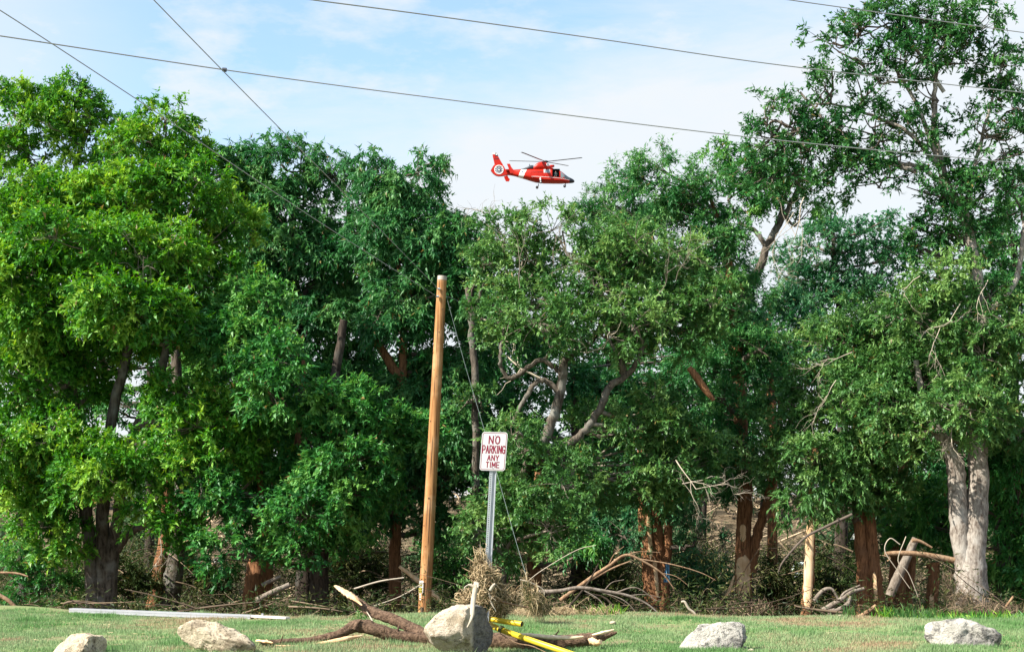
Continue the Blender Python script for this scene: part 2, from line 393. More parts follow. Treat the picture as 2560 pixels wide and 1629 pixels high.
STY = {   # leaf length, leaf width/length, droop, leaves per twig, twigs, clump radius
    'broad':  dict(L=0.125, w=0.62, droop=0.45, npt=15, tw=7, cr=0.36),
    'willow': dict(L=0.150, w=0.40, droop=1.0, npt=15, tw=7, cr=0.38),
    'fine':   dict(L=0.100, w=0.60, droop=0.3, npt=16, tw=7, cr=0.32),
    'feather':dict(L=0.120, w=0.38, droop=0.15, npt=16, tw=8, cr=0.36),
    'far':    dict(L=0.32, w=0.55, droop=0.3, npt=8, tw=6, cr=0.7),
    'bunch':  dict(L=0.110, w=0.60, droop=0.2, npt=11, tw=6, cr=0.27),
}
NLEAF = [0]
def grow(root, stems, lobes, bark, leaf, style, d, seed, dens=1.0, twig='twig_dark', crown_name='crown', maxy=1370):
    """stems: list of [(px,py,r_px[,dd])...]; lobes: list of (px,py,rx,ry[,dd[,density]]) in photograph pixels"""
    rg = np.random.default_rng(seed); st = STY[style]; s = d / F
    if style not in ('far', 'bunch'):
        top = min(l[1] - l[3] for l in lobes); more = []
        for l in lobes:
            dn0 = l[5] if len(l) > 5 else 1.0
            if dn0 < 0.8: continue
            for q_ in range(1):
                a_ = rg.random() * 6.283; k_ = 0.65 + 0.2 * rg.random()
                cx_ = l[0] + math.cos(a_) * l[2] * 0.75; cy_ = l[1] + math.sin(a_) * l[3] * 0.8
                if cy_ - l[3] * k_ < top + 45 or cy_ + l[3] * k_ > maxy: continue
                more.append((cx_, cy_, l[2] * k_, l[3] * k_, (l[4] if len(l) > 4 else 0) + rg.normal(0, 0.7), 0.76 * dn0))
        lobes = lobes + more
    tb = MB(); spine = []
    for q, stem in enumerate(stems):
        pts = []; rad = []
        for k in stem:
            dd = k[3] if len(k) > 3 else 0
            pts.append(P(k[0], k[1], d + dd)); rad.append(k[2] * s)
        pts = np.array(pts); rad = np.array(rad)
        if q == 0 or stem[0][1] > 1450:
            gb = pts[0].copy(); gb[2] = gz(gb[0], gb[1]) - 0.1
            if pts[0][2] > gb[2] + 0.1: pts = np.vstack([gb, pts]); rad = np.concatenate([[rad[0] * 1.1], rad])
        pr, rr = resample(pts, rad, 7)
        pr[1:-1] += rg.normal(0, 0.012, pr[1:-1].shape)
        tb.tube(pr, rr, n=14 if rad[0] > 0.1 else 8, ridge=0.05, jit=0.02, seed=seed + q)
        spine.append(np.c_[pr, rr])
    spine = np.vstack(spine)
    C, Cn, Cd = [], [], []      # clump centres, outward directions, tone offset
    l1p, l1r, l2p, l2r, l3p, l3r = [], [], [], [], [], []
    for lb in lobes:
        px, py, rx, ry = lb[:4]; dd = lb[4] if len(lb) > 4 else 0; dn = (lb[5] if len(lb) > 5 else 1.0) * dens
        c = P(px, py, d + dd); R = np.array([rx * s, min(max(rx, ry) * s * 0.75, 2.6), ry * s])
        # limb from the stem to the lobe
        dist = np.linalg.norm(spine[:, :3] - c, axis=1) + 0.9 * np.maximum(spine[:, 2] - c[2] + 0.3, 0)
        j = int(np.argmin(dist)); a = spine[j, :3]; r0 = min(spine[j, 3] * 0.6, 0.10)
        tt = np.linspace(0, 1, 7)[:, None]; mid = (a + c) / 2 + rg.normal(0, 0.25, 3) + np.array([0, 0, -0.1])
        cur = (1 - tt) ** 2 * a + 2 * tt * (1 - tt) * mid + tt ** 2 * c + rg.normal(0, 0.04, (7, 3)) * (tt > 0) 
        l1p.append(cur); l1r.append(np.linspace(max(r0, 0.03), 0.022, 7))
        sr = 0.78 if style != 'far' else 1.6
        if style == 'bunch': sr = 0.46
        area = 4 * np.pi * ((R[0] * R[1]) ** 1.6 / 3 + (R[0] * R[2]) ** 1.6 / 3 + (R[1] * R[2]) ** 1.6 / 3) ** (1 / 1.6)
        ns = max(3, int((1.30 if style != 'bunch' else 3.5) * dn * area / (np.pi * sr * sr)))
        u = rand_dirs(rg, ns * 2); u = u[(u[:, 1] < 0.35) | (rg.random(len(u)) < 0.45)][:ns]
        rr = 0.58 + 0.42 * rg.random(len(u)) ** 0.6
        ext = rg.random(len(u)) < 0.16; rr = rr + ext * (0.15 + 0.3 * rg.random(len(u))); u[ext, 2] = np.abs(u[ext, 2])
        Re = np.maximum(R - (0.55 if style != 'bunch' else 0.0) * sr, 0.35 * R); sc = c + u * Re * rr[:, None]
        if style == 'bunch': rr = 1.08 * rg.random(len(u)) ** 0.42
        srad = sr * (0.55 + 0.65 * rg.random(len(u))) * np.where(ext, 0.55, 1)
        for k in range(len(u)):
            jj = rg.integers(2, 7); a = cur[jj]; e_ = sc[k]
            t5 = np.linspace(0, 1, 5)[:, None]; md = (a + e_) / 2 + rg.normal(0, 0.12, 3) - np.array([0, 0, 0.08])
            c5 = (1 - t5) ** 2 * a + 2 * t5 * (1 - t5) * md + t5 ** 2 * e_
            l2p.append(c5); l2r.append(np.linspace(0.022, 0.010, 5))
            nc = max(2, int((12 if style != 'bunch' else 3.6) * dn ** 0.5 * (srad[k] / sr) ** 1.7 * (0.36 / st['cr'] if style == 'bunch' else 1)))
            v = rand_dirs(rg, nc * 3); bias = 0.50 * u[k] + np.array([0, -0.30, 0.24])
            sel = np.argsort(-(v @ bias + rg.normal(0, 0.45, len(v))))[:nc]; v = v[sel]
            cc = e_ + v * srad[k] * np.array([1.05, 1.0, 0.80]) * (0.75 + 0.35 * rg.random((nc, 1)))
            C.append(cc); Cn.append(v + bias * 0.6); Cd.append(np.full(nc, rg.normal(0, 0.10)))
            p3 = np.stack([np.broadcast_to(e_, cc.shape), (e_ + cc) / 2 + rg.normal(0, 0.04, cc.shape), cc], 1)
            l3p.append(p3); l3r.append(np.tile([0.010, 0.007, 0.004], (nc, 1)))
    C = np.vstack(C); Cn = np.vstack(Cn); Cn /= np.linalg.norm(Cn, axis=1)[:, None]; Cd = np.concatenate(Cd)
    tb2 = MB()
    tb2.tubes(np.array(l1p), np.array(l1r), 6); tb2.tubes(np.array(l2p), np.array(l2r), 4)
    tb3 = np.vstack(l3p); r3 = np.vstack(l3r); kp = rg.random(len(tb3)) < (0.75 if d < 45 else 0.3); tb2.tubes(tb3[kp], r3[kp], 3)
    # leaves: twigs fan out from every clump centre, leaves alternate along them
    nC = len(C); T = st['tw']; K = st['npt']
    td = rand_dirs(rg, nC * T).reshape(nC, T, 3) + 0.75 * Cn[:, None]; td /= np.linalg.norm(td, axis=2)[..., None]
    tl = st['cr'] * (0.6 + 0.6 * rg.random((nC, T, 1)))
    f = (np.arange(K) + 0.5) / K
    pos = C[:, None, None] - Cn[:, None, None] * st['cr'] * 0.3 + td[:, :, None] * (tl[..., None] * f[None, None, :, None] * 1.15)
    pos[..., 2] -= st['droop'] * 0.45 * (tl * f ** 2)
    rd = rand_dirs(rg, nC * T * K).reshape(nC, T, K, 3)
    dr = td[:, :, None] * 0.55 + rd * 0.85; dr[..., 2] -= st['droop'] * 0.75
    nr = rd[..., ::-1] * 0.75 + np.array([0, -0.12, 0.8])
    tone = np.clip(0.45 + Cd[:, None, None] + 0.15 * rg.normal(0, 1, (nC, 1, 1)) + 0.30 * (rg.random((nC, T, K)) - 0.5) + 0.10 * f, 0, 1)
    q = pos.reshape(-1, 3); n = len(q)
    cb = MB(); cb.leaves3(q, dr.reshape(-1, 3), nr.reshape(-1, 3), st['L'] * 1.08 * (0.55 + 0.95 * rg.random(n) ** 1.5), st['L'] * st['w'] * (0.7 + 0.7 * rg.random(n)), np.where(rg.random(n) < 0.012, 1.0, np.minimum(tone.reshape(-1), 0.93)))
    NLEAF[0] += n
    # sparser, larger, darker filler leaves added inside the crown to block the sky
    for lb in lobes:
        dn = (lb[5] if len(lb) > 5 else 1.0)
        if dn < 0.75: continue
        c = P(lb[0], lb[1], d + (lb[4] if len(lb) > 4 else 0) + 0.5); rx, ry = lb[2:4]
        R = np.array([rx * s, min(max(rx, ry) * s * 0.75, 2.6), ry * s]) * 0.8
        k = int(150 * dn * dens * R[0] * R[2] * 3.2) if style != 'far' else 60
        pq = c + rand_dirs(rg, k) * (rg.random((k, 1)) ** 0.4) * R
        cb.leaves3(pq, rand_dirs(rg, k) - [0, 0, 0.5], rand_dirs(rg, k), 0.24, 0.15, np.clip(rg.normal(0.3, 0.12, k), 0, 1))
    make('trunk', tb, M[bark], root, smooth_=True)
    make('branches', tb2, M[twig], root, smooth_=True)
    make(crown_name, cb, M[leaf], root)
    return spine

def bare_patch(root, d, px, y0, y1, hw, side=0.0, seed=0, name='bare_wood', lean=0.0, ang=1.05):
    """a torn strip of bare wood standing a few mm proud of the bark, jagged edge, facing the lawn"""
    rg = np.random.default_rng(seed); s = d / F; rows = 26; cols = 9; V = []
    for i in range(rows):
        f = i / (rows - 1); yy = y0 + (y1 - y0) * f
        half = (1.05 * math.sin(math.pi * min(1, f * 6 + 0.15) / 2) if f < 0.15 else 1.05 if f < 0.85 else 1.05 * math.sin(math.pi * min(1, (1 - f) * 6 + 0.15) / 2))
        half = min(1.25, max(0.08, half * (0.8 + 0.3 * rg.random()) * ang / 1.05))
        for j in range(cols):
            a = side + half * (j / (cols - 1) * 2 - 1)
            c = P(px + lean * f, yy, d)
            V.append(c + np.array([math.sin(a) * hw * s, -math.cos(a) * hw * s * 1.0 - 0.02, rg.normal(0, 0.02) if i in (0, rows - 1) else 0]))
    V = np.array(V); Vb = V + np.array([0, 0.05, 0])
    idx = (np.arange(rows - 1)[:, None] * cols + np.arange(cols - 1)[None]).reshape(-1)
    mb = MB().add(V, np.stack([idx, idx + 1, idx + 1 + cols, idx + cols], -1))
    # rim
    ring = [j for j in range(cols)] + [i * cols + cols - 1 for i in range(1, rows)] + [(rows - 1) * cols + j for j in range(cols - 2, -1, -1)] + [i * cols for i in range(rows - 2, 0, -1)]
    R_ = np.vstack([V[ring], Vb[ring]]); k = len(ring)
    mb.add(R_, [[i, (i + 1) % k, (i + 1) % k + k, i + k] for i in range(k)])
    return make(name, mb, M['bare_wood'], root, smooth_=True)

def tree(name, px, d, label, cat='tree', group=None):
    x = (px - 1280) / F * d
    r = empty(name, (x, d, gz(x, d))); tag(r, label, cat, group); return r

def fork(rg, p, dr, L, r, depth, out, spread=0.6, grav=0.0):
    pts = [p]; q = p.copy(); v = dr.copy()
    for k in range(4):
        v = v + rg.normal(0, 0.22, 3) + np.array([0, 0, grav]); v /= np.linalg.norm(v); q = q + v * L / 4; pts.append(q)
    out.append((np.array(pts), np.linspace(r, r * 0.55, 5)))
    if depth > 0:
        for k in range(3 if depth > 1 else 2):
            j = rg.integers(2, 5); w = v + rg.normal(0, spread, 3); w /= np.linalg.norm(w)
            fork(rg, pts[j].copy(), w, L * (0.5 + 0.3 * rg.random()), r * 0.55, depth - 1, out, spread, grav)
def dead_limb(root, start, dr, L, r, depth, seed, mat='twig_pale', name='dead_limb', grav=0.0):
    out_ = []; rg = np.random.default_rng(seed); fork(rg, np.array(start, float), np.array(dr, float) / np.linalg.norm(dr), L, r, depth, out_, 0.6, grav)
    mb = MB(); mb.tubes(np.array([a for a, b in out_]), np.array([b for a, b in out_]), 5)
    return make(name, mb, M[mat], root, smooth_=True)

G = 'trees along the river edge'
# left, big yellow-green tree with three stems
r = tree('broadleaf_tree', 250, 37, 'large bright yellow-green tree with three grey-brown stems at far left')
grow(r, [[(232, 1545, 18), (226, 1400, 17), (215, 1290, 16), (200, 1150, 14), (165, 900, 12), (120, 700, 8)],
         [(258, 1545, 18), (256, 1400, 17), (258, 1270, 16), (280, 1050, 13), (330, 820, 11), (350, 640, 7)],
         [(276, 1545, 17), (280, 1400, 16), (298, 1270, 14), (308, 1150, 13), (400, 930, 11), (450, 700, 7)],
         [(286, 1380, 11), (335, 1325, 9), (400, 1312, 8), (470, 1335, 6)]],
     [(90, 600, 150, 120), (70, 500, 120, 70, 0.5, 0.8), (180, 520, 110, 80, 0.4, 0.8), (300, 500, 150, 95), (455, 480, 120, 90), (545, 560, 90, 90, 1), (140, 770, 170, 120, -1), (340, 640, 170, 90, -1),
      (520, 690, 110, 80, 0.5), (330, 770, 130, 85, -2.2), (60, 930, 130, 110, -0.5), (240, 900, 110, 80, 0.5), (470, 830, 110, 70, 1),
      (440, 1010, 110, 70, -1.5), (600, 1020, 95, 65, -1.5), (120, 1090, 150, 90, -1), (270, 1150, 130, 80, -2), (470, 1170, 120, 75, -1.5), (590, 1120, 85, 60, -1),
      (60, 1230, 100, 70, 0), (130, 1330, 90, 60, -0.5), (400, 1280, 60, 50, -1.5, 0.7), (440, 1340, 45, 60, -2.0, 0.8)],
     'bark_mid', 'leaf_yellow', 'broad', 37, 11, 1.05, 'twig_grey')
dead_limb(r, P(385, 800, 34.9), (-0.15, -0.2, 1), 1.0, 0.018, 3, 4, 'twig_grey')
dead_limb(r, P(560, 1120, 34.6), (-0.7, 0, -0.4), 0.9, 0.014, 3, 9, 'twig_grey')
dead_limb(r, P(405, 1310, 34.4), (0.1, 0, -1), 0.7, 0.012, 2, 10, grav=-0.1)
# airy tree behind it
r = tree('broadleaf_tree', 120, 45, 'airy yellow-green treetop rising behind the large three-stemmed tree, highest at the left')
grow(r, [[(140, 1500, 20), (150, 1000, 15), (170, 640, 11), (190, 420, 7), (230, 300, 4)], [(170, 640, 8), (90, 450, 6), (40, 320, 4)], [(175, 600, 7), (300, 420, 5), (340, 340, 3)]],
     [(20, 270, 95, 62, 0, 0.85), (90, 265, 75, 60, 0, 0.8), (140, 320, 90, 75, 0, 0.7), (215, 320, 95, 85, 0, 0.75), (280, 340, 75, 65, 0, 0.75), (0, 360, 90, 80, 0, 0.8), (110, 380, 120, 80, 0, 0.7), (230, 420, 110, 70, 0, 0.7), (330, 390, 60, 50, 0, 0.7), (175, 275, 50, 40, 0, 0.7), (60, 420, 110, 60, 0, 0.5), (250, 420, 90, 60, 0, 0.4), (170, 245, 40, 22, 0, 0.7), (200, 265, 30, 30, 0, 0.7)],
     'bark_mid', 'leaf_yellow', 'broad', 45, 12, 0.62, 'twig_grey')
r = tree('broadleaf_tree', 430, 41, 'green round-topped tree between the airy left treetop and the dark group, with lichen-grey leaning trunk')
grow(r, [[(425, 1545, 24), (432, 1450, 23), (445, 1370, 20), (455, 1250, 16), (440, 900, 12), (420, 600, 9), (415, 420, 5)], [(430, 650, 7), (500, 450, 4)]],
     [(375, 350, 90, 60, 0, 0.85), (450, 375, 90, 70, 0, 0.8), (500, 410, 45, 50, 0, 0.8), (600, 480, 70, 60, 1), (410, 300, 40, 25, 0, 0.8), (560, 430, 60, 40, 1, 0.7), (330, 420, 80, 60, 0.5, 0.7)],
     'bark_mid', 'leaf_yellow', 'broad', 41, 13, 0.8)
# red-brown cypress stem left of the grey one
r = tree('cypress_tree', 395, 43, 'red-brown trunk half hidden behind the lichen-grey leaning trunk')
grow(r, [[(385, 1545, 24), (395, 1470, 22), (410, 1370, 18), (418, 1250, 14), (420, 1000, 9)]],
     [(420, 1120, 90, 60, 1), (330, 1010, 70, 50, 1, 0.7), (520, 1230, 80, 45, 1, 0.8)], 'bark_red', 'leaf_mid', 'broad', 43, 14, 0.8)
# red forked cypress
r = tree('cypress_tree', 640, 38, 'forked red-brown trunk under the dark crowns, left of the black trunk')
grow(r, [[(632, 1545, 28), (640, 1450, 27), (655, 1370, 24), (685, 1310, 17), (720, 1240, 12), (745, 1100, 9), (760, 900, 6)], [(650, 1390, 16), (648, 1330, 12), (655, 1260, 9), (640, 1100, 7)],
         [(662, 1545, 14), (668, 1470, 13), (672, 1400, 11)]],
     [(700, 1080, 90, 60, 1.5), (600, 1180, 90, 55, 1), (740, 960, 100, 70, 2), (640, 1270, 80, 45, 1, 0.9)], 'bark_red', 'leaf_mid', 'broad', 38, 15, 1.0)
bare_patch(r, 38, 634, 1500, 1540, 30, -0.7, 3, ang=0.25)
# dark trunk
r = tree('broadleaf_tree', 798, 36, 'mid-green tree with black furrowed trunk left of the propped-up fallen log')
grow(r, [[(798, 1550, 25), (798, 1450, 23), (800, 1380, 20), (810, 1200, 17), (830, 1000, 13), (860, 800, 9)], [(815, 1150, 10), (740, 950, 8), (700, 800, 5)]],
     [(620, 860, 100, 75, -0.5), (710, 920, 90, 80, -1.5), (660, 760, 90, 70, 0), (760, 1020, 95, 60, 0), (900, 1060, 100, 70, -0.5), (980, 1100, 60, 55, -0.5), (860, 1190, 110, 75, -1.5),
      (760, 1200, 90, 80, 0), (960, 1200, 70, 70, 0.5), (720, 1320, 80, 55, -0.5), (820, 1310, 100, 55, -0.5), (560, 1250, 60, 60, -1, 0.8), (770, 1390, 55, 40, -1, 0.7), (560, 1380, 45, 55, -1.5, 0.6)],
     'bark_dark', 'leaf_mid', 'broad', 36, 16, 1.05)
# upper dark-green mass behind
r = tree('broadleaf_tree', 700, 42, 'deep green tree whose ragged peak reaches highest between the left tree and the helicopter')
grow(r, [[(760, 1500, 24), (760, 1100, 18), (740, 800, 13), (730, 560, 9), (740, 430, 5)], [(745, 700, 9), (650, 560, 6), (610, 450, 4)], [(745, 760, 9), (860, 600, 6), (870, 480, 4)]],
     [(715, 400, 55, 48, 0, 0.7), (765, 385, 40, 38, 0, 0.7), (820, 430, 55, 55, 0, 0.6), (620, 460, 70, 55, 0, 0.75), (760, 490, 110, 60, 0, 0.75), (880, 520, 60, 50, 0, 0.5), (620, 570, 95, 80), (740, 620, 130, 90), (850, 640, 110, 90, 0.5),
      (650, 700, 110, 80), (780, 770, 120, 90, 0.5), (880, 780, 110, 90, 0.5), (560, 780, 70, 80, 1), (880, 930, 110, 80, 1), (720, 860, 90, 60, 1), (605, 400, 30, 25, 0, 0.6)],
     'bark_dark', 'leaf_deep', 'willow', 42, 17, 1.0)
r = tree('broadleaf_tree', 985, 40, 'slender-leaved deep green tree behind the utility pole, with reddish trunk left of it')
grow(r, [[(988, 1550, 17), (988, 1400, 15), (990, 1300, 13), (1000, 1100, 12), (1010, 800, 10), (1010, 600, 7), (1000, 480, 4)], [(1008, 760, 8), (1090, 620, 5), (1140, 560, 3)], [(1008, 700, 8), (950, 520, 4), (940, 430, 3)],
         [(1000, 950, 12), (930, 830, 10), (905, 780, 8)]],
     [(950, 410, 30, 32, 0, 0.7), (1045, 420, 45, 40, 0, 0.75), (990, 480, 75, 45, 0, 0.8), (1060, 500, 40, 60, 0, 0.6), (960, 570, 90, 60, 0, 0.9), (1080, 600, 95, 70, 0, 0.9), (1140, 590, 55, 50, 0, 0.85), (990, 690, 110, 80), (1110, 700, 80, 60),
      (1000, 820, 90, 80, -0.5), (1080, 800, 80, 80, 1), (1010, 950, 90, 80, 0.5), (1120, 950, 80, 80, 0.5), (1100, 1080, 90, 80, 0), (1010, 1080, 80, 70, 1), (1140, 1190, 90, 70, 0), (1020, 1200, 90, 60, 0.5), (1100, 1300, 80, 50, 0.5, 0.9), (960, 1290, 70, 45, 0.5, 0.9), (1185, 860, 50, 60, 1.5, 0.8)],
     'bark_red', 'leaf_deep', 'willow', 40, 18, 1.0)
# half-dead stem right of the pole
r = tree('half_dead_tree', 1185, 39, 'half-dead pale forked stem between the pole top and the leaning tree')
grow(r, [[(1190, 1545, 9), (1190, 1200, 9), (1188, 950, 9), (1180, 850, 9), (1178, 780, 8), (1168, 720, 6)], [(1184, 790, 7), (1200, 735, 5), (1215, 700, 3)], [(1182, 780, 6), (1178, 730, 4), (1190, 705, 3)]],
     [(1210, 640, 60, 45, 0, 0.4), (1250, 560, 70, 45, 0, 0.35), (1180, 1000, 50, 45, 0, 0.5)], 'bark_mid', 'leaf_elm', 'fine', 39, 19, 0.7, 'twig_grey')
dead_limb(r, P(1215, 620, 39), (-0.15, 0, 1), 1.0, 0.02, 3, 21, 'twig_grey')
dead_limb(r, P(1250, 620, 39), (0.15, 0, 1), 1.1, 0.02, 3, 22, 'twig_grey')
# leaning centre tree
r = tree('leaning_tree', 1300, 34, 'leaning soft-green tree with bare twisted grey limbs, right of the parking sign')
sp_c = grow(r, [[(1250, 1545, 16), (1262, 1300, 15), (1310, 1180, 14), (1350, 1120, 13.5, -1.0), (1385, 1040, 12, -1.0), (1405, 960, 11, -1.0), (1412, 900, 11, -1.0), (1450, 870, 9, 0.2), (1485, 845, 7, 0.2), (1530, 740, 6, 0.2)],
         [(1345, 1130, 10, -1.0), (1420, 1110, 9, -1.0), (1470, 1065, 10, -1.0), (1500, 1020, 10, -1.0), (1530, 960, 9, -1.0), (1575, 930, 8, -1.0), (1600, 880, 6, -1.0), (1640, 760, 5, 0.2)],
         [(1560, 935, 9, -1.0), (1545, 890, 8, -1.0), (1535, 860, 6, 0.2), (1520, 760, 4, 0.2)],
         [(1400, 930, 6, -1.0), (1350, 900, 6, -1.0), (1280, 945, 6, -1.0), (1255, 920, 5, -1.0), (1252, 880, 4, -1.0), (1270, 760, 4, 0.2)],
         [(1400, 980, 8, -1.0), (1350, 950, 7, -1.0), (1310, 1000, 6, -1.0), (1280, 1060, 4, -1.0)],
         [(1340, 1170, 10), (1400, 1150, 9, -1.0), (1450, 1165, 6)]],
     [(1255, 590, 70, 45, 0, 0.4), (1330, 565, 75, 45, 0, 0.42), (1410, 580, 90, 50, 0, 0.5), (1240, 660, 75, 60, 0.5, 0.6), (1340, 650, 100, 75), (1470, 625, 110, 70, 0, 0.7), (1590, 625, 110, 70, 0, 0.7), (1680, 660, 100, 75), (1740, 720, 60, 60),
      (1270, 780, 85, 70, 0, 0.8), (1380, 760, 100, 65, -0.5), (1500, 740, 110, 75, -0.5), (1620, 770, 110, 80, -0.3), (1720, 830, 80, 70, 0), (1490, 830, 80, 40, -1.0, 0.7), (1300, 1120, 60, 50, -1.3, 0.8), (1420, 1180, 80, 50, -1, 0.8), (1620, 880, 80, 50, 0, 0.7),
      (1620, 1010, 90, 60, -0.3, 0.8), (1540, 1080, 90, 60, -0.5), (1660, 1090, 100, 70), (1600, 1180, 110, 65, -0.3), (1700, 1200, 90, 65, 0), (1500, 1210, 90, 55, 0), (1760, 1120, 60, 70, 0), (1400, 1260, 60, 40, 0, 0.7), (1290, 1235, 75, 60, -1.2), (1250, 1330, 60, 45, -1.0), (1330, 1310, 60, 40, -1.0, 0.9)],
     'bark_mid', 'leaf_elm', 'fine', 34, 20, 0.92, 'twig_grey')
dead_limb(r, P(1350, 945, 33), (-0.6, -0.1, 0.25), 1.0, 0.03, 2, 31)
dead_limb(r, P(1400, 1130, 33), (0.1, -0.1, -1), 0.9, 0.028, 2, 32)
dead_limb(r, P(1425, 870, 33), (0.6, -0.1, -0.4), 0.9, 0.022, 2, 33)
dead_limb(r, P(1690, 1150, 33), (0.2, -0.2, -1), 1.0, 0.016, 4, 34)
dead_limb(r, P(1700, 1210, 33), (0.9, -0.1, -0.1), 1.1, 0.016, 4, 35)
for k, (qx, qy) in enumerate([(1510, 700), (1620, 640), (1690, 700), (1380, 690), (1300, 720), (1570, 820), (1460, 780), (1640, 740)]):
    dead_limb(r, P(qx, qy, 32.6), (rg.normal(0, .5), -0.2, 0.6), 0.8, 0.011, 3, 40 + k, 'twig_grey')
# foliage behind the leaning tree
r = tree('broadleaf_tree', 1430, 42, 'deep green tree filling the gap behind the leaning tree, dark trunk beneath')
grow(r, [[(1432, 1545, 17), (1440, 1430, 15), (1445, 1330, 13), (1440, 1100, 11), (1430, 900, 7)]],
     [(1330, 860, 90, 70), (1440, 980, 90, 80), (1260, 1060, 90, 80), (1330, 1180, 90, 60), (1480, 1150, 90, 70), (1560, 960, 80, 70), (1450, 1260, 100, 55), (1560, 1290, 90, 45), (1240, 1180, 60, 60), (1700, 960, 70, 80, 0, 0.8), (1400, 1340, 45, 55, -4, 0.7)],
     'bark_dark', 'leaf_deep', 'willow', 42, 23, 0.85)
r = tree('broadleaf_tree', 1330, 38, 'dark reddish trunk in deep shade just right of the sign post, slender leaves around it')
grow(r, [[(1335, 1560, 19), (1335, 1450, 18), (1338, 1330, 15), (1345, 1230, 12), (1350, 1120, 8)]],
     [(1310, 1290, 70, 40, -0.5, 0.8), (1260, 1370, 60, 35, -0.5, 0.7), (1440, 1390, 50, 60, -1.0, 0.7)], 'bark_red', 'leaf_mid', 'willow', 38, 24, 0.9)
# split cypress
r = tree('cypress_tree', 1640, 39, 'split red-brown cypress trunk with yellow torn wood, behind the arching bare branch')
grow(r, [[(1632, 1545, 22), (1622, 1400, 20), (1612, 1300, 17), (1610, 1200, 14), (1600, 1000, 9)], [(1650, 1545, 18), (1648, 1400, 16), (1638, 1300, 13), (1635, 1230, 10)],
         [(1662, 1545, 14), (1660, 1440, 14), (1668, 1370, 12), (1672, 1290, 10), (1680, 1200, 8)]],
     [(1600, 1190, 80, 45), (1690, 1250, 90, 50), (1740, 1340, 60, 50, 0, 0.7), (1540, 1330, 60, 40, 0, 0.6)], 'bark_red', 'leaf_blue', 'feather', 39, 25, 0.9)
bare_patch(r, 39, 1613, 1285, 1400, 19.5, 0.3, 5, lean=8, ang=0.28)
bare_patch(r, 39, 1624, 1395, 1490, 22.5, 0.5, 6, lean=8, ang=0.26)
# big cypress, stripped
r = tree('cypress_tree', 1858, 37, 'tall cypress with vine-covered trunk and a big pale patch of stripped bark near its base')
grow(r, [[(1862, 1545, 27), (1858, 1480, 21), (1858, 1350, 19), (1862, 1230, 19), (1850, 1050, 17), (1840, 850, 14), (1825, 700, 10), (1800, 560, 6), (1760, 460, 3)],
         [(1878, 1430, 13), (1890, 1350, 13), (1915, 1260, 11), (1940, 1150, 8), (1950, 1000, 5)]],
     [(1590, 445, 65, 36, 0, 0.55), (1660, 425, 65, 32, 0, 0.5), (1730, 455, 75, 40, 0, 0.55), (1650, 490, 90, 40, 0, 0.65), (1760, 530, 80, 50, 0, 0.8), (1800, 620, 70, 60, 0, 0.9), (1840, 740, 60, 80), (1790, 800, 60, 80, 0, 0.9), (1860, 900, 70, 80),
      (1800, 950, 70, 60, 0, 0.8), (1830, 1050, 80, 60), (1780, 1180, 70, 60), (1860, 1150, 50, 60, -0.8, 0.7), (1950, 1120, 60, 50, 0, 0.6), (1700, 560, 60, 40, 1, 0.7)],
     'bark_red', 'leaf_deep', 'feather', 37, 26, 0.9)
bare_patch(r, 37, 1861, 1310, 1352, 21.5, -0.35, 7, ang=0.36)
bare_patch(r, 37, 1858, 1388, 1492, 23.5, -0.15, 8, lean=0, ang=0.85)
r = tree('cypress_tree', 1560, 55, 'dark blue-green cypress top left of the tallest treetops, far behind')
grow(r, [[(1560, 1500, 14), (1570, 900, 9), (1580, 560, 5), (1590, 460, 3)]],
     [(1500, 510, 50, 28, 0, 0.9), (1480, 540, 40, 25, 0, 0.9), (1570, 470, 60, 35), (1560, 560, 90, 45), (1640, 540, 80, 50), (1530, 640, 90, 60)], 'bark_dark', 'leaf_deep', 'feather', 55, 27, 0.8)
r = tree('cypress_tree', 1960, 44, 'soft blue-green cypress crown in the middle right, lower and paler than its neighbours')
grow(r, [[(1930, 1545, 14), (1930, 1100, 11), (1920, 850, 8), (1930, 740, 4)]],
     [(1880, 800, 90, 55, -2), (1970, 770, 80, 50, -2), (1910, 880, 90, 55, -2, 0.9), (2000, 850, 60, 50, -1, 0.8), (1880, 960, 60, 50, 0, 0.6)], 'bark_red', 'leaf_blue', 'feather', 44, 28, 1.0)
# forked tree against the sky
r = tree('broadleaf_tree', 1930, 41, 'tree with dark V-forked limbs seen against bright sky, left of the tallest tree')
grow(r, [[(1870, 1500, 14), (1850, 1000, 12), (1855, 760, 11), (1890, 690, 11), (1925, 600, 9), (1965, 530, 7), (2000, 460, 4)], [(1915, 620, 7), (1890, 580, 6), (1850, 555, 4), (1820, 500, 3)], [(1930, 590, 6), (1960, 500, 4), (1950, 420, 3)]],
     [(1840, 420, 50, 35, 0, 0.7), (1880, 450, 70, 45, 0, 0.8), (1960, 430, 70, 50, 0, 0.7), (1850, 520, 60, 40, 0, 0.6), (1930, 500, 60, 40, 0, 0.5), (2010, 520, 50, 50, 0, 0.7), (1820, 390, 30, 20, 0, 0.6)], 'bark_mid', 'leaf_mid', 'fine', 41, 29, 0.8, 'twig_grey')
dead_limb(r, P(2015, 480, 39), (-0.3, 0, -1), 1.7, 0.018, 4, 51, grav=-0.05)
dead_limb(r, P(1985, 530, 39), (-0.45, 0, -1), 1.2, 0.012, 4, 52, grav=-0.05)
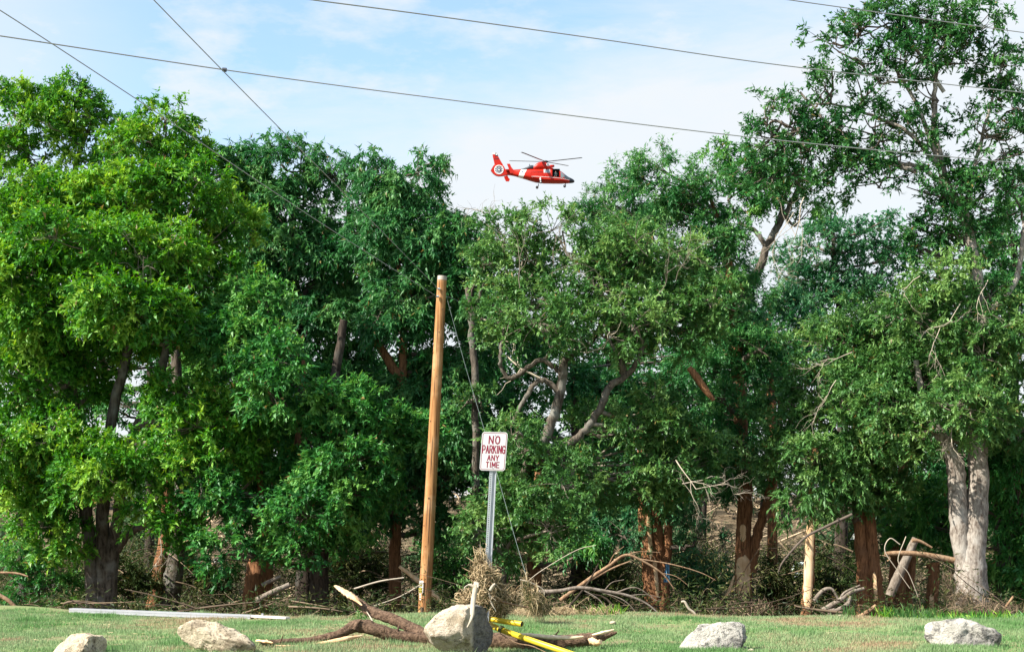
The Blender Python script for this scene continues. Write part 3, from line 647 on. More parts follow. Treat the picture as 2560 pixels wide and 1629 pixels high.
# dark trees filling middle right behind
r = tree('broadleaf_tree', 2060, 50, 'dark tree behind the middle right crowns, between forked limbs and tallest trunk')
grow(r, [[(2100, 1500, 18), (2110, 900, 12), (2090, 700, 8), (2080, 560, 4)]],
     [(2060, 560, 70, 50, 0, 0.8), (2000, 660, 80, 60, 0, 0.9), (2130, 620, 80, 60, 0, 0.9), (2200, 560, 80, 45, 0, 0.8), (2250, 640, 80, 60), (2070, 740, 90, 50), (2200, 740, 100, 60), (2060, 900, 100, 80), (2200, 900, 100, 80), (2000, 700, 60, 50, 0, 0.9)],
     'bark_dark', 'leaf_blue', 'fine', 50, 30, 0.75)
r = tree('broadleaf_tree', 2540, 48, 'dark green tree rising at the right edge behind the twin-trunked tree')
grow(r, [[(2540, 1500, 20), (2530, 900, 14), (2535, 600, 7)]],
     [(2530, 520, 70, 60, 0, 0.9), (2490, 620, 80, 70), (2560, 700, 90, 90), (2480, 760, 80, 70), (2590, 480, 60, 60)], 'bark_dark', 'leaf_deep', 'fine', 48, 31, 0.75)
# thin stripped trunk
r = tree('young_tree', 2020, 34, 'thin leaning trunk stripped to pale wood on its front, right of the big stripped cypress')
grow(r, [[(2012, 1555, 14), (2020, 1480, 13), (2026, 1400, 12), (2028, 1320, 10), (2028, 1230, 8), (2040, 1100, 6)]],
     [(2050, 1170, 75, 50, 0, 0.9), (2040, 1250, 55, 32, 0, 0.6)], 'bark_red', 'leaf_elm', 'willow', 34, 32, 0.8)
bare_patch(r, 34, 2026, 1290, 1522, 14.5, -0.2, 9, lean=-8, ang=0.8)
# elm mass centre right
r = tree('broadleaf_tree', 2180, 35, 'broad soft-green crown with two red-brown trunks leaning left, standing left of the twin grey trunk')
grow(r, [[(2195, 1560, 22), (2190, 1480, 19), (2182, 1400, 17), (2175, 1310, 16), (2160, 1150, 13), (2140, 950, 9), (2130, 800, 5)], [(2160, 1560, 18), (2160, 1450, 17), (2150, 1340, 15), (2142, 1250, 12), (2100, 1100, 8)],
         [(2160, 1100, 10), (2250, 950, 8), (2300, 850, 5)]],
     [(2030, 980, 95, 80, 0), (2000, 1070, 90, 70, -0.3), (2120, 860, 110, 80), (2230, 800, 110, 75), (2120, 1000, 110, 80, -1), (2240, 950, 110, 85, -0.8), (2330, 870, 80, 80, -0.5), (2090, 1120, 100, 65, -0.5), (2200, 1100, 110, 70, -1.0), (2300, 1060, 80, 70, -0.5),
      (2110, 1210, 90, 50, 0), (2220, 1210, 90, 45, 0), (2140, 1270, 70, 35, -0.5, 0.7), (1960, 1140, 60, 45, 0, 0.7)],
     'bark_red', 'leaf_elm', 'fine', 35, 33, 1.0)
bare_patch(r, 35, 2186, 1430, 1500, 21, -0.3, 10, lean=6, ang=0.2)
r = tree('broadleaf_tree', 2260, 40, 'dark trunk in shade behind the pale leaning log, right of the two red trunks')
grow(r, [[(2245, 1560, 24), (2245, 1420, 22), (2250, 1300, 18), (2260, 1150, 12)], [(2262, 1560, 14), (2275, 1430, 12), (2285, 1300, 10)]],
     [(2260, 1280, 100, 45), (2330, 1240, 60, 50), (2200, 1310, 60, 30, 0, 0.7), (2180, 1190, 60, 50)], 'bark_red', 'leaf_deep', 'willow', 40, 34, 0.8)
r = tree('broken_stump', 2330, 36, 'short broken brown stump left of the twin grey trunk', 'stump')
sb = MB(); sb.tube([P(2330, 1560, 36), P(2330, 1500, 36), P(2334, 1440, 36), P(2332, 1405, 36)], [0.19, 0.15, 0.14, 0.17], 14, ridge=0.08, jit=0.05, sub=5); make('trunk', sb, M['bark_red'], r, True)
bare_patch(r, 36, 2331, 1485, 1530, 17.5, -0.4, 12, ang=0.3)
# the tall twin-trunked tree
r = tree('twin_trunk_tree', 2430, 33, 'tallest tree, pale grey twin trunk joined low, sparse open crown at upper right')
grow(r, [[(2425, 1560, 40), (2425, 1480, 42), (2432, 1380, 32), (2442, 1250, 27), (2445, 1150, 24), (2440, 1000, 19), (2450, 850, 17), (2440, 700, 16), (2410, 540, 13), (2370, 470, 11), (2345, 380, 9), (2335, 280, 6.5), (2340, 180, 4.5), (2370, 90, 4), (2390, 40, 2.5)],
         [(2412, 1420, 24), (2398, 1320, 24), (2392, 1220, 23), (2385, 1150, 22), (2350, 1090, 16), (2310, 1000, 10), (2290, 900, 7)],
         [(2345, 400, 7), (2290, 260, 5), (2230, 160, 3.5), (2180, 90, 2.5), (2130, 60, 2.5)], [(2350, 420, 7), (2270, 330, 5), (2180, 290, 3.5), (2080, 260, 2.6), (1990, 270, 2.5)],
         [(2370, 470, 7), (2300, 420, 5.5), (2200, 400, 4.5), (2060, 350, 3), (1940, 300, 2.5)], [(2290, 430, 7), (2180, 390, 5), (2090, 330, 4), (2000, 230, 3)],
         [(2410, 540, 6.5), (2440, 400, 5), (2480, 250, 3.5), (2510, 150, 2.2)], [(2360, 230, 5), (2290, 120, 4), (2260, 50, 2.5)], [(2340, 200, 5), (2290, 200, 4), (2200, 210, 2.5)], [(2455, 800, 9), (2540, 700, 7), (2560, 560, 4)]],
     [(2160, 60, 70, 45, 0, 0.5), (2250, 60, 70, 50, 0, 0.65), (2340, 70, 80, 55, 0, 0.8), (2400, 120, 50, 60, 0, 0.6), (2270, 150, 90, 50, 0, 0.6), (2130, 140, 70, 40, 0, 0.4), (2080, 110, 40, 30, 0, 0.35), (2170, 220, 90, 40, 0, 0.38),
      (2050, 240, 70, 35, 0, 0.4), (2330, 230, 60, 50, 0, 0.45), (2480, 130, 45, 60, 0, 0.5), (2520, 190, 50, 50, 0, 0.5), (2500, 250, 45, 40, 0, 0.45), (1920, 260, 40, 20, 0, 0.5), (1960, 310, 60, 35, 0, 0.45), (2060, 320, 80, 45, 0, 0.45),
      (2180, 320, 90, 40, 0, 0.45), (2000, 380, 80, 40, 0, 0.5), (2120, 400, 90, 45, 0, 0.55), (2240, 390, 80, 40, 0, 0.45), (2480, 340, 70, 50, 0, 0.5), (2440, 420, 70, 45, 0, 0.6), (2540, 380, 50, 60, 0, 0.5), (2350, 480, 90, 40, 0, 0.55),
      (2200, 460, 80, 35, 0, 0.4), (1910, 400, 50, 30, 0, 0.45), (2430, 500, 80, 50, 0, 0.7), (2520, 480, 60, 50, 0, 0.6), (2380, 580, 90, 55, 0, 0.75), (2300, 620, 70, 50, 0, 0.6), (2060, 450, 60, 30, 0, 0.35), (1930, 340, 70, 45, 0, 0.6), (1900, 440, 60, 40, 0, 0.6), (1985, 450, 70, 40, 0, 0.6), (2010, 320, 60, 40, 0, 0.5), (2290, 330, 60, 45, 0, 0.5), (2080, 180, 45, 30, 0, 0.4), (2560, 300, 60, 60, 0, 0.5), (2450, 60, 40, 40, 0, 0.5)],
     'bark_grey', 'leaf_tall', 'bunch', 33, 35, 0.86, 'twig_dark')
r = tree('broadleaf_tree', 2470, 36, 'light green foliage in front of the twin trunk, full of small dead twigs')
grow(r, [[(2500, 1550, 18), (2500, 1200, 14), (2480, 900, 10), (2440, 700, 5)]],
     [(2350, 720, 100, 65, -3.6, 0.85), (2470, 740, 80, 70, -3, 0.7), (2540, 830, 70, 80, -3), (2330, 800, 80, 60, -3.5), (2430, 850, 80, 60, -4, 0.8), (2510, 960, 90, 80, -3.5), (2400, 960, 90, 70, -4, 0.8), (2430, 1030, 110, 60, -4, 0.8), (2530, 1080, 70, 70, -3), (2310, 1080, 60, 45, -3.5, 0.7)],
     'bark_mid', 'leaf_elm', 'fine', 36, 36, 0.95, 'twig_grey', maxy=1110)
for k, (qx, qy) in enumerate([(2400, 760), (2350, 820), (2470, 700), (2300, 690), (2380, 1040), (2130, 880), (2090, 950)]):
    dead_limb(r, P(qx, qy, 31.6), (rg.normal(0, .6), -0.2, -0.5), 0.75, 0.010, 3, 70 + k)
r = tree('leafy_shrub', 2520, 35.5, 'bright green leafy bush filling the right edge beside the twin trunk', 'shrub')
grow(r, [[(2530, 1560, 9), (2520, 1450, 7), (2530, 1300, 5)]],
     [(2560, 1220, 60, 55), (2530, 1300, 50, 60, 0.5), (2580, 1340, 60, 70), (2535, 1410, 50, 60, 0.5), (2590, 1450, 60, 60, 0), (2335, 1215, 50, 60, 2), (2310, 1300, 60, 45, 2, 0.9), (2520, 1130, 50, 60, 0)],
     'bark_mid', 'leaf_mid', 'willow', 35.5, 37, 1.1)
# backing foliage low behind, left
r = tree('broadleaf_tree', 60, 46, 'dark green tree at the left edge behind the low hanging yellow-green branches')
grow(r, [[(60, 1500, 18), (60, 1000, 12), (60, 700, 6)]],
     [(20, 700, 110, 90), (60, 880, 110, 90), (30, 1060, 100, 90), (170, 980, 110, 90), (300, 860, 90, 80, 0, 0.7), (480, 760, 110, 90), (560, 900, 90, 80), (520, 1060, 80, 60, 0, 0.9), (160, 1180, 110, 60), (30, 1220, 90, 50)], 'bark_dark', 'leaf_mid', 'broad', 46, 38, 0.75)
r = tree('broadleaf_tree', 850, 48, 'shadowed tree deep behind the black trunk, filling the dark middle left')
grow(r, [[(850, 1500, 18), (850, 1000, 12), (850, 700, 6)]],
     [(640, 900, 110, 90), (780, 1080, 110, 90), (930, 980, 110, 90), (1050, 1000, 110, 90), (640, 1090, 100, 70, 0, 0.8), (900, 1200, 110, 60), (1080, 1180, 110, 60), (700, 1200, 90, 50, 0, 0.8), (1160, 1120, 90, 70)], 'bark_dark', 'leaf_deep', 'broad', 48, 39, 0.75)

for k, (px, dd, lab, lobes_) in enumerate([
    (1200, 51, 'shadowed tree deep behind the parking sign and the half-dead stem', [(1130, 760, 90, 80), (1230, 800, 90, 90), (1190, 930, 110, 90), (1280, 960, 90, 80), (1140, 1060, 90, 80), (1270, 1100, 110, 80), (1200, 660, 60, 60, 0, 0.75)]),
    (1520, 53, 'shadowed tree deep behind the bare limbs of the leaning tree', [(1380, 860, 100, 80), (1500, 900, 110, 90), (1440, 1040, 110, 80), (1600, 1030, 110, 80), (1530, 1160, 110, 70), (1400, 1150, 100, 70), (1660, 900, 90, 80)]),
    (1750, 52, 'shadowed tree deep behind the vine-covered cypress', [(1720, 700, 100, 80), (1780, 830, 100, 90), (1700, 980, 100, 80), (1820, 1050, 100, 80), (1730, 1150, 100, 60), (1900, 1000, 90, 80), (1960, 900, 90, 80, 0, 0.8)]),
    (2720, 42, 'deep green tree growing just beyond the right edge of the leafy bush', [(2680, 700, 110, 100), (2740, 860, 120, 100), (2680, 1020, 110, 90), (2760, 1130, 110, 90), (2690, 1260, 100, 80), (2760, 560, 90, 80)]),
    (370, 52, 'shadowed tree deep behind the stems of the large three-stemmed tree', [(300, 760, 100, 80), (400, 880, 100, 90, 0, 0.8), (250, 1010, 110, 80, 0, 0.8), (470, 980, 100, 80), (390, 1120, 110, 70), (560, 1120, 100, 70)]),
    (2400, 47, 'shadowed tree deep behind the forks of the twin grey trunk', [(2330, 760, 90, 80), (2420, 880, 90, 90), (2300, 960, 100, 90), (2430, 1060, 100, 90), (2340, 1160, 100, 80), (2500, 1180, 100, 90), (2440, 1290, 100, 60), (2180, 1060, 100, 90)])]):
    r = tree('background_tree', px, dd, lab)
    grow(r, [[(px, 1500, 14), (px + 10, 1100, 9), (px, 850, 5)]], lobes_, 'bark_dark', 'leaf_deep', 'broad', dd, 160 + k, 0.62)

for k, (px, py, rx, ry, dd, lf, lab) in enumerate([
    (95, 1430, 95, 60, 39, 'leaf_mid', 'low dark green bush at the left edge beside the three-stemmed trunk'),
    (320, 1440, 55, 55, 41, 'leaf_olive', 'low dark bush in the shade between the three-stemmed trunk and the grey leaning trunk'),
    (520, 1430, 75, 60, 43, 'leaf_olive', 'low olive bush in the shade left of the forked red-brown trunk'),
    (900, 1410, 70, 60, 44, 'leaf_olive', 'low dark bush behind the raised end of the fallen log'),
    (1130, 1400, 80, 70, 44, 'leaf_mid', 'dark leafy bush in the shade between the utility pole and the sign post'),
    (1500, 1430, 90, 60, 42, 'leaf_olive', 'low olive bush behind the arching bare branch'),
    (1760, 1420, 80, 60, 44, 'leaf_blue', 'low dark feathery bush left of the big stripped cypress'),
    (1960, 1450, 60, 50, 44, 'leaf_olive', 'small olive bush between the big stripped cypress and the thin stripped trunk'),
    (2090, 1440, 60, 50, 43, 'leaf_olive', 'low dark feathery bush between the thin stripped trunk and the two red-brown trunks')]):
    r = tree('understorey_shrub', px, dd, lab, 'shrub')
    grow(r, [[(px, 1530, 4), (px + 4, py, 3)]], [(px - rx * .3, py, rx * .7, ry), (px + rx * .35, py + 18, rx * .65, ry * .8), (px, py + 40, rx, ry * .6)], 'bark_dark', lf, 'feather', dd, 190 + k, 0.5)

# far bank: smaller, hazier trees
rg = np.random.default_rng(77)
far_lab = {}
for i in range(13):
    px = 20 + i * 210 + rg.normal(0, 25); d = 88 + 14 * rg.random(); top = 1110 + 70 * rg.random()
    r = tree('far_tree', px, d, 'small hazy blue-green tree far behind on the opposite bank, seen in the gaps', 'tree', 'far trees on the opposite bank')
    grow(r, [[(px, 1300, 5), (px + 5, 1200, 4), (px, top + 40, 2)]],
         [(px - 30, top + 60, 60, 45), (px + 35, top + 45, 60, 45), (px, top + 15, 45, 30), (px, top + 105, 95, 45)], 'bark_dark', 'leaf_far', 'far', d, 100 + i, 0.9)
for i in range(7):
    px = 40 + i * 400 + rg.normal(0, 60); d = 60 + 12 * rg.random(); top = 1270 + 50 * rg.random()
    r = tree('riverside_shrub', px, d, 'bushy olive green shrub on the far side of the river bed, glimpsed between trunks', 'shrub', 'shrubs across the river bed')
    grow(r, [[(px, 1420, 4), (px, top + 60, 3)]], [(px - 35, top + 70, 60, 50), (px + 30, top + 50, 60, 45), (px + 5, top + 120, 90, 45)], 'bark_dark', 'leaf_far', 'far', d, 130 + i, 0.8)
print('leaves', NLEAF[0])

# ------------------------------------------------------------------ brush under the trees and debris on the far bank
rg = np.random.default_rng(9)
bt = MB(); bl = MB()
def curved(rg, n, p0, p1, sag, m=6):
    t = np.linspace(0, 1, m)[None, :, None]
    mid = (p0 + p1) / 2 + rg.normal(0, 1, (n, 3)) * sag
    return (1 - t) ** 2 * p0[:, None] + 2 * t * (1 - t) * mid[:, None] + t ** 2 * p1[:, None]
n = 3000
back = rg.random(n) < 0.80
d = np.where(back, 40 + 17 * rg.random(n), 26.5 + 12 * rg.random(n)); px = -60 + 2700 * rg.random(n)
hum = 0.55 + 0.45 * np.sin(px / 170.0 + 1.0) * np.sin(px / 61.0)
lim = np.where(back, H - (45 + 60 * (1 - hum)) / F * d, H - (205 + 25 * (1 - hum)) / F * d)
x = (px - 1280) / F * d
gg = ground_z(x, d); ztop = gg + np.maximum(lim - gg, 0.15) * rg.random(n) ** 0.8
p0 = np.stack([x, d, ztop], -1)
az = rg.random(n) * 6.283; Ln = 0.5 + 1.8 * rg.random(n) ** 2
p1 = p0 + np.stack([np.cos(az) * Ln, np.sin(az) * Ln * 0.6, rg.normal(-0.05, 0.3, n) * Ln], -1)
cv = curved(rg, n, p0, p1, 0.22)
r0 = 0.007 + 0.034 * rg.random(n) ** 3.5
bt.tubes(cv, r0[:, None] * np.linspace(1, 0.35, 6)[None], 3, rg.random(n) ** 1.8)
# ferny foliage on fallen boughs
sel = rg.random(n) < 0.7
bc = cv[sel]; k = len(bc)
nn_ = 85
fi = rg.random((k, nn_)) * 4.99; i0 = fi.astype(int); fr = (fi - i0)[..., None]
pb = bc[np.arange(k)[:, None], i0] * (1 - fr) + bc[np.arange(k)[:, None], i0 + 1] * fr
off = rg.normal(0, 1, (k, nn_, 3)) * np.array([0.2, 0.2, 0.16]); pb = pb + off
dr = off / 0.2 + rg.normal(0, 0.5, off.shape); dr[..., 2] -= 0.5
q = pb.reshape(-1, 3); N_ = len(q)
tone = np.clip(np.repeat(rg.random(k), nn_) * 0.7 + 0.3 * rg.random(N_), 0, 1)
bl.leaves3(q, dr.reshape(-1, 3), rg.normal(0, 1, (N_, 3)) + np.array([0, 0, 1.0]), 0.12 * (0.6 + 0.8 * rg.random(N_)), 0.036, tone)
ro = empty('brush_pile', (0, 34, gz(0, 34)))
tag(ro, 'tangled heap of broken boughs and twigs lying under the trees behind the lawn', 'brush', kind='stuff')
b1 = make('twigs', bt, M['brush_twig'], ro, True, kind='stuff'); b2 = make('wilted_foliage', bl, M['leaf_olive'], ro, kind='stuff')

wb = MB(); n = 5000
d = 62 + 42 * rg.random(n); px = -100 + 2760 * rg.random(n); x = (px - 1280) / F * d
p0 = np.stack([x, d, ground_z(x, d) + 0.5 * rg.random(n)], -1)
az = rg.random(n) * 6.283; Ln = 0.6 + 2.6 * rg.random(n) ** 2
p1 = p0 + np.stack([np.cos(az) * Ln, np.sin(az) * Ln, rg.normal(0.12, 0.3, n) * Ln], -1)
wb.tubes(curved(rg, n, p0, p1, 0.25, 4), (0.02 + 0.06 * rg.random(n) ** 3)[:, None] * np.array([1, .9, .7, .4])[None], 3, rg.random(n) ** 1.3)
tag(make('bank_debris', wb, M['wrack'], origin=(0, 80, gz(0, 80))), 'sunlit tan flood debris strewn over the opposite bank behind the trunks', 'debris', kind='stuff')

# single fallen branches that can be told apart
def branch_thing(name, label, pts, d, rpx, mat, cat='branch', extra=None, seed=0, n=10, dd=None):
    s = d / F; a = np.array([P(p[0], p[1], d + (p[2] if len(p) > 2 else 0)) for p in pts]); r = np.linspace(rpx, rpx * 0.6, len(pts)) * s if np.isscalar(rpx) else np.array(rpx) * s
    c = MB(); pr, rr = resample(a, r, 6); c.tube(pr, rr, n, ridge=0.07, jit=0.03, seed=seed)
    if extra:
        for e in extra:
            ea = np.array([P(p[0], p[1], d) for p in e[0]]); c.tube(ea, np.linspace(e[1], e[1] * 0.5, len(ea)) * s, 8, ridge=0.05, sub=5)
    o = make(name, c, M[mat], smooth_=True); tag(o, label, cat); return o
branch_thing('fallen_branch', 'arching bare grey-brown branch with a sharp bend, in front of the split cypress', [(1400, 1500), (1475, 1445), (1520, 1415), (1562, 1387), (1600, 1398), (1655, 1432), (1685, 1470)], 30, [5, 4.5, 4, 3.6, 3, 2.4, 1.4], 'branch_tan',
             extra=[([(1475, 1450), (1530, 1420), (1575, 1402)], 3), ([(1590, 1395), (1680, 1410), (1750, 1430), (1790, 1450)], 1.8), ([(1560, 1387), (1600, 1378), (1650, 1380)], 1.3), ([(1655, 1432), (1690, 1440), (1720, 1462)], 1.2), ([(1520, 1415), (1535, 1385), (1560, 1365)], 1.2)])
branch_thing('fallen_branch', 'long low grey branch sweeping right from beside the debris heap', [(1345, 1480), (1400, 1476), (1450, 1468), (1510, 1476), (1570, 1488), (1620, 1510), (1660, 1545)], 28, [6, 5, 4.6, 4.2, 3.5, 2.4, 1.4], 'branch_grey',
             extra=[([(1540, 1480), (1590, 1468), (1640, 1500)], 2), ([(1500, 1478), (1560, 1500), (1600, 1540)], 1.8), ([(1460, 1475), (1500, 1500), (1515, 1530)], 2), ([(1570, 1488), (1610, 1485), (1650, 1492)], 1.2), ([(1510, 1476), (1530, 1455), (1560, 1448)], 1.3)])
branch_thing('broken_branch', 'thick pale-ended broken branch leaning right behind the forked red-brown trunk', [(640, 1500), (680, 1480), (724, 1460)], 34, [7, 7, 6], 'branch_grey')
branch_thing('broken_branch', 'shorter broken limb just above the thick pale-ended one, by the forked red-brown trunk', [(655, 1462), (680, 1450), (702, 1440)], 34.5, [5, 5, 4], 'branch_grey')
branch_thing('fallen_branch', 'thin straight pale branch crossing behind the reddish trunk left of the pole', [(885, 1471), (950, 1452), (1010, 1443)], 31, [2.5, 2.2, 1.6], 'twig_pale', n=6)
branch_thing('broken_branch', 'pale split branch slanting down to the right behind the utility pole base', [(998, 1415), (1045, 1450), (1085, 1485), (1125, 1525)], 35.5, [4, 6, 7, 4], 'bare_wood')
branch_thing('fallen_branch', 'tan branch sloping down to the lawn edge at the far left', [(-20, 1478), (20, 1500), (52, 1530)], 26, [5, 5, 4], 'branch_tan')
branch_thing('fallen_branch', 'thin tan branch above the one at the far left lawn edge, nearly level', [(-20, 1430), (40, 1432), (70, 1440)], 28, [3.5, 3, 2], 'branch_tan', n=6)
branch_thing('broken_branch', 'grey bent root-like branch nearest the thin stripped trunk', [(2035, 1500), (2058, 1475), (2080, 1472), (2095, 1495)], 32, [5, 5, 4, 3], 'branch_grey')
branch_thing('broken_branch', 'upper of two grey curved limbs piled left of the two red-brown trunks', [(2057, 1525), (2100, 1500), (2130, 1478), (2160, 1470)], 31.5, [7, 7, 6, 4], 'branch_grey', extra=[([(2100, 1500), (2112, 1480), (2150, 1462)], 4)])
branch_thing('broken_branch', 'lower of two grey curved limbs piled left of the two red-brown trunks', [(2070, 1530), (2100, 1522), (2120, 1508), (2128, 1490)], 31, [7, 6, 6, 4], 'branch_grey')
branch_thing('cut_pole', 'tan broken stick rising right against the foot of the two red-brown trunks', [(2140, 1545), (2170, 1528), (2190, 1512)], 30, [5, 5, 4], 'branch_tan')
branch_thing('snapped_limb', 'orange-brown snapped limb lying level against the twin grey trunk', [(2212, 1384), (2240, 1382), (2290, 1383), (2340, 1390), (2385, 1400)], 32, [5, 6, 6.5, 7, 8], 'branch_tan', extra=[([(2280, 1350), (2300, 1352), (2330, 1368)], 5), ([(2215, 1384), (2225, 1395), (2218, 1402)], 3)])
branch_thing('leaning_log', 'thick grey-tan log leaning right, its sawn-looking lower end beside the two red-brown trunks', [(2224, 1488), (2240, 1450), (2262, 1405), (2290, 1345)], 33, [11, 12, 11, 9], 'branch_grey', cat='log')
branch_thing('fallen_branch', 'small pale curved stick standing up at the lawn edge below the hanging dead twigs', [(1703, 1503), (1712, 1504), (1722, 1520), (1735, 1530), (1744, 1542)], 24, [3, 3.3, 3, 3, 2.5], 'twig_pale', n=6)
branch_thing('splintered_board', 'pale splintered slab leaning against the foot of the big stripped cypress', [(1812, 1512), (1822, 1480), (1836, 1438)], 36, [6, 5, 2], 'bare_wood', n=5)
branch_thing('fallen_branch', 'long thin dark bough curving down from the thin stripped trunk to the left', [(2130, 1285), (2060, 1318), (2010, 1345), (1960, 1400), (1945, 1430)], 33, [4, 3.5, 3, 2.5, 1.5], 'twig_dark', n=6)
branch_thing('broken_branch', 'short brown broken stub pointing up at the right lawn edge', [(2510, 1522), (2520, 1508), (2533, 1490)], 25, [3.5, 3, 3], 'branch_tan', n=6)
branch_thing('hanging_limb', 'snapped dark-red limb hanging diagonally high in front of the vine-covered cypress', [(1722, 918), (1740, 940), (1765, 975), (1785, 1000)], 33.5, [7, 10, 9, 5], 'bark_red')
for k, (pts, rp, lab) in enumerate([
    ([(1800, 1500), (1850, 1440), (1905, 1360)], 2.2, 'thin straight stick crossing low behind the big stripped cypress'),
    ([(2250, 1360), (2225, 1345), (2212, 1375), (2240, 1420), (2275, 1470)], 1.5, 'looped thin vine hanging round the pale leaning log'),
    ([(2265, 1340), (2245, 1400), (2270, 1430), (2295, 1490)], 1.3, 'long thin straw-coloured vine trailing in front of the leaning log'),
    ([(1060, 1455), (1000, 1490), (930, 1515)], 1.5, 'faint thin twig drooping left from behind the pole tag'),
    ([(1300, 1470), (1350, 1428), (1440, 1375), (1490, 1362)], 1.1, 'grey thin branch rising right from behind the guy wire anchor')]):
    branch_thing('loose_stick', lab, pts, 30.5 if k else 36.5, rp, 'twig_pale' if k else 'branch_tan', 'stick', n=5)

# ------------------------------------------------------------------ helicopter
HD = 198.0; HS = 134.7       # distance; sketch units per metre
def Hp(zx, zy, dy=0.0):
    """sketch coordinates on the helicopter's side view + metres sideways (away from us)"""
    c = P(1180 + 1150 / 7.525, 340 + 700 / 7.525, HD)
    return c + np.array([(zx - 1150) / HS, dy, -(zy - 700) / HS])
red = simple('red_paint', (0.44, 0.014, 0.004), 0.4, spec=0.3, noise=0.12, nscale=2)
black = simple('black_paint', (0.012, 0.016, 0.028), 0.45)
white = simple('white_paint', (0.78, 0.78, 0.76), 0.4, noise=0.06)
glassd = simple('cockpit_glass', (0.05, 0.065, 0.08), 0.08, spec=0.9)
glassl = simple('cabin_glass', (0.20, 0.24, 0.26), 0.12, spec=0.9)
darkin = simple('dark_interior', (0.015, 0.017, 0.02), 0.9)
rubber = simple('rubber', (0.015, 0.016, 0.022), 0.7)
metal = simple('hub_metal', (0.05, 0.055, 0.06), 0.5, 0.3)
heli = empty('helicopter', Hp(1300, 960))
tag(heli, 'red rescue helicopter with white tail stripe, black nose and open cabin door, flying right', 'helicopter')
st = np.array([[1926, 845, 862, .10], [1905, 822, 878, .34], [1860, 800, 882, .50], [1800, 772, 884, .66], [1750, 735, 885, .78], [1700, 694, 886, .88], [1650, 664, 887, .96], [1580, 648, 888, 1.02],
               [1500, 641, 887, 1.05], [1350, 637, 884, 1.05], [1200, 637, 866, 1.02], [1100, 637, 838, .92], [1000, 640, 808, .76], [900, 640, 782, .58], [820, 640, 758, .42], [740, 640, 742, .32], [660, 642, 735, .26], [600, 645, 735, .18]])
U = np.linspace(0, 1, 110); idx = np.linspace(0, 1, len(st))
xs_ = np.linspace(1926, 600, 111)
def sec(zx):
    o = np.argsort(st[:, 0]); return [np.interp(zx, st[o, 0], st[o, k]) for k in (1, 2, 3)]
NV = 48
gridV = []
for zx in xs_:
    tp, bt_, hw = sec(zx); mid = (tp + bt_) / 2; hh = (bt_ - tp) / 2
    for j in range(NV):
        a = j / NV * 2 * np.pi; ca, sa = math.cos(a), math.sin(a); e = 0.62
        gridV.append(Hp(zx, mid - hh * np.sign(sa) * abs(sa) ** e, -hw * np.sign(ca) * abs(ca) ** e))
gridV = np.array(gridV)
cells = {'body': [], 'nose': [], 'stripe': [], 'windshield': [], 'cabin_window': [], 'cockpit_door_window': [], 'door_opening': [], 'window_frame': []}
c0 = P(1180 + 1150 / 7.525, 340 + 700 / 7.525, HD)
for i in range(110):
    for j in range(NV):
        q = [i * NV + j, i * NV + (j + 1) % NV, (i + 1) * NV + (j + 1) % NV, (i + 1) * NV + j]
        c = gridV[q].mean(0) - c0; zx = c[0] * HS + 1150; zy = 700 - c[2] * HS; side = c[1]
        near = side < -0.15 * sec(zx)[2]
        key = 'body'
        if zx > 1835 - (zy - 850) * 0.15 and zy < 900: key = 'nose'
        sl = (zy - 648) * -0.46
        if 928 + sl * 1.0 < zx < 1030 + sl * 1.0: key = 'stripe'
        topline = 690 + (zx - 1700) * 0.78
        if zx > 1655 and key != 'nose' and (zy < 640 + (zx - 1640) * 1.02 + 12 or (zx > 1738 and zy < 836 + (zx - 1738) * 0.12)): key = 'windshield'
        if near:
            if 1350 < zx < 1472 and 652 < zy < 728: key = 'window_frame'
            if 1354 < zx < 1468 and 658 < zy < 722: key = 'cabin_window'
            if 1500 < zx < 1640 and 656 < zy < 808: key = 'door_opening'
            if 1658 < zx < 1735 and 690 + (zx - 1660) * 0.9 < zy < 806 and key == 'body': key = 'cockpit_door_window'
        cells[key].append(q)
mats = dict(body=red, nose=black, stripe=white, windshield=glassd, cabin_window=glassl, cockpit_door_window=glassl, window_frame=white)
for key, nm in (('body', 'body'), ('nose', 'nose_cone'), ('stripe', 'white_stripe'), ('windshield', 'windshield'), ('cabin_window', 'cabin_window'), ('cockpit_door_window', 'door_window'), ('window_frame', 'window_frame')):
    if cells[key]: make(nm, MB().add(gridV, cells[key]), mats[key], heli, key in ('body', 'nose', 'windshield'))
# end caps
mb = MB(); mb.addtri(np.vstack([gridV[:NV], gridV[:NV].mean(0)]), [[k, (k + 1) % NV, NV] for k in range(NV)]); make('nose_cap', mb, black, heli, True)
def hbox(name, x0, x1, y0, y1, d0, d1, mat, parent=None):
    a = Hp(x0, y0, d0); b = Hp(x1, y1, d1); mb = MB(); mb.box((a + b) / 2, np.abs(b - a)); return make(name, mb, mat, parent or heli)
